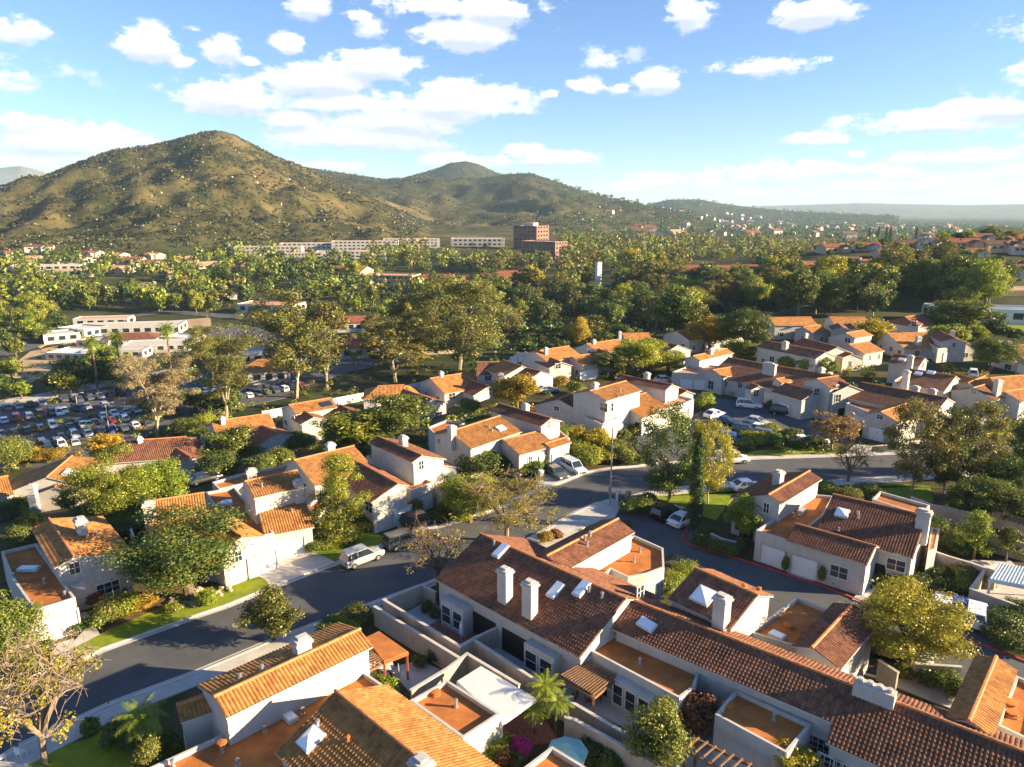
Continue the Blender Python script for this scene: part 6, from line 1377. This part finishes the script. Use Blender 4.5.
# ------------------------------------------------------------------ masses nobody could count
def mass(name,label,pts,hr,wr,nq,ls,leaf,seed):
    rs=np.random.RandomState(seed); np.random.seed(seed); Vs=[]
    for (x,y,z) in pts:
        h=rs.uniform(*hr); w=h*rs.uniform(*wr); d=rs.normal(size=(nq,3)); d/=np.linalg.norm(d,axis=1)[:,None]; k=rs.uniform(.5,1,(nq,1))
        C=np.array([x,y,z+h*.55])+d*k*np.array([w/2,w/2,h*.45]); N=d+rs.normal(size=(nq,3))*.5; N/=np.linalg.norm(N,axis=1)[:,None]; Vs.append(quads(C,N,np.full(nq,h*ls)*rs.uniform(.7,1.3,nq),.8))
    o=bpy.data.objects.new(name,qmesh(name,np.concatenate(Vs),L_[leaf])); COL.objects.link(o); tag(o,label,'trees',kind='stuff')
def field(n,az0,az1,r0,r1,seed,cond=None):
    rs=np.random.RandomState(seed); az=rs.uniform(az0,az1,n); r=np.sqrt(rs.uniform(r0*r0,r1*r1,n)); x=r*np.sin(az); y=r*np.cos(az); z=terr(x,y); ok=np.ones(n,bool)
    if cond is not None: ok=cond(x,y,z,r,az)
    return np.stack([x,y,z-.3],1)[ok]
def nothut(x,y,z,r,az):
    d=np.hypot(x,y)*CC; f=y*CC-(z-CAMZ)*CS; px=512+FPX*x/f; py=383.5-FPX*(y*CS+(z-CAMZ)*CC)/f
    ok=np.ones(len(x),bool)
    for a,b,c,dd in EX: ok&=~((px>a)&(px<c)&(py>b-1)&(py<dd))
    return ok
def wood(x,y,z,r,az): return nothut(x,y,z,r,az)&(((x-235)/175)**2+((y-450)/115)**2>1)&~((az<.02)&(r>690+60*np.sin(az*31)))
mass('woodland','wide wood of olive and green trees between the neighbourhood and the hills',field(900,-.7,.75,430,900,1,wood),(8,15),(.65,.95),64,.085,'mid',1)
mass('woodland','darker trees mixed through the wide wood',field(800,-.7,.75,440,1000,2,wood),(8,15),(.6,.95),64,.085,'dark',2)
mass('woodland','olive gum trees mixed through the wide wood',field(600,-.2,.75,430,1100,3,wood),(10,18),(.6,.9),64,.085,'olive',3)
mass('woodland','bright yellow green trees mixed through the wide wood',field(420,-.7,.75,430,1000,13,wood),(8,15),(.55,.85),64,.085,'bright',13)
mass('undergrowth','dark bushes filling the ravine under the eucalyptus trees',field(1500,-.12,.66,165,440,11,lambda x,y,z,r,az:(((y-130)-0.9*(x+42))/1.345>14)&nothut(x,y,z,r,az)&(z<2)),(2.5,6.5),(.9,1.3),40,.12,'dark',11)
mass('undergrowth','bushes on the bank below the pale fence and round the shops',field(420,-.66,-.1,135,430,12,lambda x,y,z,r,az:(((y-130)-0.9*(x+42))/1.345>5)&nothut(x,y,z,r,az)),(1.5,4.5),(1,1.4),40,.12,'mid',12)
mass('woodland','far valley trees fading into haze',field(4200,.05,.8,1100,4200,4),(6,13),(.9,1.5),10,.22,'cyp',4)
mass('scrub','dark chaparral bushes on the slopes',field(36000,-.75,.15,740,1600,5,lambda x,y,z,r,az:(z>0)&(gul(x,y,140)+.5*gul(y,x,60)>-.45)),(1.0,3.4),(1.2,2.0),6,.40,'chap',5)
mass('scrub','olive chaparral bushes on the slopes',field(9000,-.75,.2,740,1600,6,lambda x,y,z,r,az:(z>-4)&(gul(x,y,110)>-.1)),(.8,2.2),(1.2,2),6,.36,'olive',6)
mass('scrub','chaparral on the farther ridges',field(14000,-.35,.4,1500,3600,7,lambda x,y,z,r,az:z>8),(2,5.5),(1.1,1.8),5,.4,'chap',7)
mass('scrub','trees along the hill foot',field(260,-.72,-.02,660,830,8,nothut),(3,7),(.9,1.3),40,.11,'dark',8)
# boulders on the hill: one outcrop mass
def rocks():
    rs=np.random.RandomState(9); m=MB(); P=field(2600,-.7,.0,850,1500,10,lambda x,y,z,r,az:(z>40)&(az<-.1)); cl=rs.uniform(0,1,len(P)); 
    cen=P[rs.choice(len(P),26)]
    for c in cen:
        for k in range(rs.randint(3,14)):
            x=c[0]+rs.normal()*11; y=c[1]+rs.normal()*14; s_=rs.uniform(.4,1.2)+rs.uniform(0,1)**5*1.8; z=T(x,y); m.lathe((x,y,z-.6),[(s_,0),(s_*1.05,s_*.5),(s_*.65,s_*1.0),(.05,s_*1.15)],6)
    tag(m.build('rocks',[M['rock']]),'pale granite boulders scattered over the near hill','boulders',kind='stuff')
rocks()
# tiny houses of the far valley, all alike at this distance
rs=np.random.RandomState(21); F=field(200,.12,.72,1300,3600,21); vb=MB(); 
vm=MB(); vm.prism([(-7,-5),(7,-5),(7,5),(-7,5)],-2,4,top=False); vm.face([(-7,-5,4),(-7,5,4),(-7,0,6)]); vm.face([(7,-5,4),(7,0,6),(7,5,4)]); wmesh=vm.build('wall',[M['stucco']],off=Vector((0,0,0))); wd=wmesh.data; bpy.data.objects.remove(wmesh)
rd=[]
for tl in('tile_r','flat_p','tile_b'):
    k=MB(); k.face([(-7.6,-5.6,3.8),(7.6,-5.6,3.8),(7.6,0,6.05),(-7.6,0,6.05)]); k.face([(7.6,5.6,3.8),(-7.6,5.6,3.8),(-7.6,0,6.05),(7.6,0,6.05)]); o=k.build('roof',[M[tl]],off=Vector((0,0,0))); rd.append(o.data); bpy.data.objects.remove(o)
for x,y,z in F[:170]:
    s_=rs.uniform(1.1,2.0); o=empty('house',(x,y,z+1),'tiny pale house among the trees of the hazy far valley','house','tiny houses of the far valley'); o.rotation_euler=(0,0,rs.uniform(0,3.14)); o.scale=(s_,s_,s_)
    for n_,d in(('wall',wd),('roof',rd[rs.randint(3)])):
        c=bpy.data.objects.new(n_,d); COL.objects.link(c); c.parent=o

# low garden planting between the houses (kept off streets, drives and garage fronts)
def planting(n,leafs,seed,x0,x1,y0,y1,hr):
    q=random.Random(seed); roads=[[at(*p) for p in NK+SK[::-1]],[at(*p) for p in LN+LS]]+[[at(*p) for p in P_] for P_ in ([(690,455),(742,452),(800,444),(846,441),(842,431),(800,415),(760,405),(720,398),(690,390),(680,398),(704,408),(682,424)],[(656,463),(690,460.5),(700,448),(668,424),(650,421),(640,425),(632,443),(642,455)],[(880,420),(1060,402),(1060,392),(960,384),(905,374),(900,380),(950,400),(880,412)],[(872,446),(960,441),(1000,424),(1012,400),(990,400),(984,420),(950,436)])]
    out={l:[] for l in leafs}
    for _ in range(n):
        px,py=q.uniform(x0,x1),q.uniform(y0,y1); p=hit(px,py)
        if any(inpoly(p.x,p.y,r) for r in roads): continue
        bad=False
        for gx,gy,nx,ny in GAR:
            dx,dy=p.x-gx,p.y-gy; f=dx*nx+dy*ny; l=abs(-dx*ny+dy*nx)
            if -1<f<9 and l<3.5: bad=True; break
        if not bad: out[q.choice(leafs)].append((p.x,p.y,p.z))
    for l in sorted(set(leafs)): mass('undergrowth',{'mid':'green','dark':'dark green','bright':'lime','gold':'golden'}[l]+' ground cover in the gardens between the houses',out[l],hr,(1.1,1.6),46,.13,l,seed+len(l))
planting(1500,['mid','dark','bright','gold','dark'],31,0,1024,330,470,(.7,1.9))
# ------------------------------------------------------------------ light, sky with clouds, air, camera
W=bpy.data.worlds.new('World'); SC.world=W; W.use_nodes=True; N,L=W.node_tree.nodes,W.node_tree.links
bg=N['Background']; sk=N.new('ShaderNodeTexSky'); sk.sky_type='NISHITA'; sk.sun_disc=False; sk.sun_elevation=SUN_EL; sk.sun_rotation=math.pi/2-SUN_AZ; sk.altitude=300; sk.air_density=1.0; sk.dust_density=SKY_DUST; sk.ozone_density=3.0
SKY=SKY_STR
tc=N.new('ShaderNodeTexCoord'); sp=N.new('ShaderNodeSeparateXYZ'); L.new(tc.outputs['Generated'],sp.inputs[0])
def mth(op,a,b=None,c=None):
    n=N.new('ShaderNodeMath'); n.operation=op
    for i,v in enumerate((a,b,c)):
        if v is None: continue
        if isinstance(v,(int,float)): n.inputs[i].default_value=v
        else: L.new(v,n.inputs[i])
    return n.outputs[0]
az=mth('ARCTAN2',sp.outputs[0],sp.outputs[1]); el=mth('ARCSINE',sp.outputs[2])
nz=N.new('ShaderNodeTexNoise'); nz.inputs['Scale'].default_value=13; nz.inputs['Detail'].default_value=10; nz.inputs['Roughness'].default_value=.66
mp=N.new('ShaderNodeMapping'); mp.inputs['Scale'].default_value=(1,1,1.9); L.new(tc.outputs['Generated'],mp.inputs[0]); L.new(mp.outputs[0],nz.inputs['Vector'])
nb=N.new('ShaderNodeTexNoise'); nb.inputs['Scale'].default_value=60; nb.inputs['Detail'].default_value=5; L.new(mp.outputs[0],nb.inputs['Vector'])
cv=N.new('ShaderNodeCombineXYZ'); L.new(az,cv.inputs[0]); L.new(el,cv.inputs[1])
CL=[(150,46,28,15,1),(180,60,12,6,.7),(222,48,22,15,1),(288,44,14,9,.9),(225,97,46,19,1),(320,80,52,16,1),(372,66,46,15,1),(350,104,60,10,.9),(440,104,88,21,1),(395,120,80,18,1),(360,138,90,15,.9),(545,158,46,8,.8),(470,160,56,8,.7),(306,5,18,10,.9),(372,28,14,7,.5),(458,34,46,14,1),(505,9,60,13,.8),(430,6,50,10,.8),(588,86,20,10,1),(618,88,14,7,.7),(660,82,28,11,1),(685,12,22,17,1),(812,10,36,14,1),(772,65,48,9,.95),(740,70,18,6,.7),(930,122,58,14,1),(985,108,40,9,.95),(890,130,24,8,.8),(825,138,24,7,.8),(955,156,48,9,.9),(860,154,14,7,.8),(845,168,50,7,.55),(780,174,60,8,.45),(700,182,60,7,.4),(45,140,70,18,.9),(18,122,36,9,.8),(40,160,80,9,.7),(550,93,10,4,.6),(925,182,100,9,.5),(1005,170,40,7,.5),(640,186,50,6,.35),(600,60,18,6,.25),
 (-150,60,90,20,1),(-250,120,120,16,.8),(1150,70,80,18,1),(1250,140,120,14,.8),(-60,20,50,12,.7),(1100,20,50,12,.9)]
CL+=[(880,185,70,5,.7),(760,192,60,4,.6),(980,192,60,5,.7),(670,178,30,5,.6),(905,170,26,5,.7),(340,165,50,6,.6),(520,150,24,5,.6),(290,120,30,8,.7),(250,60,10,5,.6),(195,30,9,4,.5),(360,15,12,5,.6)]
def clouds(off):
    acc=None
    for x,y,rx,ry,s in CL:
        r=ray(x,y); a0=math.atan2(r[0],r[1]); n_=math.sqrt(sum(c*c for c in r)); e0=math.asin(r[2]/n_)-off
        vs=N.new('ShaderNodeVectorMath'); vs.operation='SUBTRACT'; L.new(cv.outputs[0],vs.inputs[0]); vs.inputs[1].default_value=(a0,e0,0)
        vm_=N.new('ShaderNodeVectorMath'); vm_.operation='MULTIPLY'; L.new(vs.outputs[0],vm_.inputs[0]); vm_.inputs[1].default_value=(FPX*math.cos(a0)/rx,FPX/ry,0)
        ln=N.new('ShaderNodeVectorMath'); ln.operation='LENGTH'; L.new(vm_.outputs[0],ln.inputs[0])
        v=mth('MULTIPLY_ADD',ln.outputs['Value'],-s,s)
        acc=v if acc is None else mth('MAXIMUM',acc,v)
    return acc
acc=clouds(0)
dns=mth('ADD',acc,mth('MULTIPLY_ADD',nz.outputs['Fac'],3.4,-1.62)); dns=mth('ADD',dns,mth('MULTIPLY_ADD',nb.outputs['Fac'],.9,-.45))
mr=N.new('ShaderNodeMapRange'); mr.interpolation_type='SMOOTHSTEP'; mr.inputs[1].default_value=-.02; mr.inputs[2].default_value=.45; L.new(dns,mr.inputs[0])
gate=N.new('ShaderNodeMapRange'); gate.inputs[1].default_value=-.6; gate.inputs[2].default_value=.05; L.new(acc,gate.inputs[0])
mask=mth('MULTIPLY',mr.outputs[0],gate.outputs[0])
up=clouds(.012); dif=mth('SUBTRACT',acc,up)      # positive where the cloud thickens upward: its shaded base
core=N.new('ShaderNodeMapRange'); core.inputs[1].default_value=-.35; core.inputs[2].default_value=.5; core.inputs[3].default_value=0; core.inputs[4].default_value=1; L.new(mth('ADD',dif,mth('MULTIPLY_ADD',nb.outputs['Fac'],.8,-.4)),core.inputs[0])
cc=N.new('ShaderNodeMix'); cc.data_type='RGBA'; L.new(core.outputs[0],cc.inputs[0]); cc.inputs[6].default_value=(*CLOUD_A,1); cc.inputs[7].default_value=(*CLOUD_B,1)
sm=N.new('ShaderNodeMix'); sm.data_type='RGBA'; sm.blend_type='MULTIPLY'; sm.inputs[0].default_value=1; L.new(sk.outputs[0],sm.inputs[6]); zr=N.new('ShaderNodeMapRange'); zr.interpolation_type='SMOOTHSTEP'; zr.inputs[1].default_value=.48; zr.inputs[2].default_value=1.0; zr.inputs[3].default_value=1; zr.inputs[4].default_value=1.2; L.new(el,zr.inputs[0]); zv=N.new('ShaderNodeVectorMath'); zv.operation='SCALE'; zv.inputs[0].default_value=SKY_TINT; L.new(zr.outputs[0],zv.inputs['Scale']); L.new(zv.outputs[0],sm.inputs[7])  # sky overhead, out of view, brightened as added fill for the shadows
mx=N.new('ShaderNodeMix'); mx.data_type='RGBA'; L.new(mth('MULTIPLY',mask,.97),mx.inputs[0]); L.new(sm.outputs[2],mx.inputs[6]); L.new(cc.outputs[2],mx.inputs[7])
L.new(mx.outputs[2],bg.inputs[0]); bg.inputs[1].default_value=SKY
sun=bpy.data.lights.new('sun','SUN'); sun.energy=SUN_E; sun.angle=R(.53); sun.color=SUN_COL; so=bpy.data.objects.new('sun',sun); COL.objects.link(so)
d=Vector((math.cos(SUN_AZ)*math.cos(SUN_EL),math.sin(SUN_AZ)*math.cos(SUN_EL),math.sin(SUN_EL))); so.rotation_euler=d.to_track_quat('Z','Y').to_euler(); so.location=(80,20,80)
if HAZE>0:
    m=bpy.data.materials.new('pale air'); m.use_nodes=True; n,l=nt(m); n.remove(n['Principled BSDF']); pv=n.new('ShaderNodeVolumePrincipled'); pv.inputs['Color'].default_value=(.55,.78,1,1); pv.inputs['Density'].default_value=HAZE; pv.inputs['Anisotropy'].default_value=.0; l.new(pv.outputs[0],n['Material Output'].inputs['Volume'])
    b=MB(); X=15000; b.box((0,X*.45,135),(2*X,2*X,470)); ob=b.build('haze',[m]); tag(ob,'thin pale haze over the whole valley','haze',kind='stuff')
cam=bpy.data.cameras.new('camera'); co=bpy.data.objects.new('camera',cam); COL.objects.link(co); SC.camera=co; cam.sensor_width=36; cam.lens=36*FPX/1024; cam.clip_start=.5; cam.clip_end=60000
co.location=(0,0,CAMZ); co.rotation_euler=(math.pi/2-PITCH,0,0)
SC.view_settings.view_transform='Standard'; SC.view_settings.look='None'; SC.view_settings.gamma=1; SC.view_settings.use_curve_mapping=False; SC.view_settings.exposure=EXPO
SC.cycles.max_bounces=6; SC.cycles.diffuse_bounces=3; SC.cycles.transparent_max_bounces=4; SC.cycles.volume_bounces=0; SC.cycles.use_denoising=True
for w in WARN[:80]: print('WARN',w)
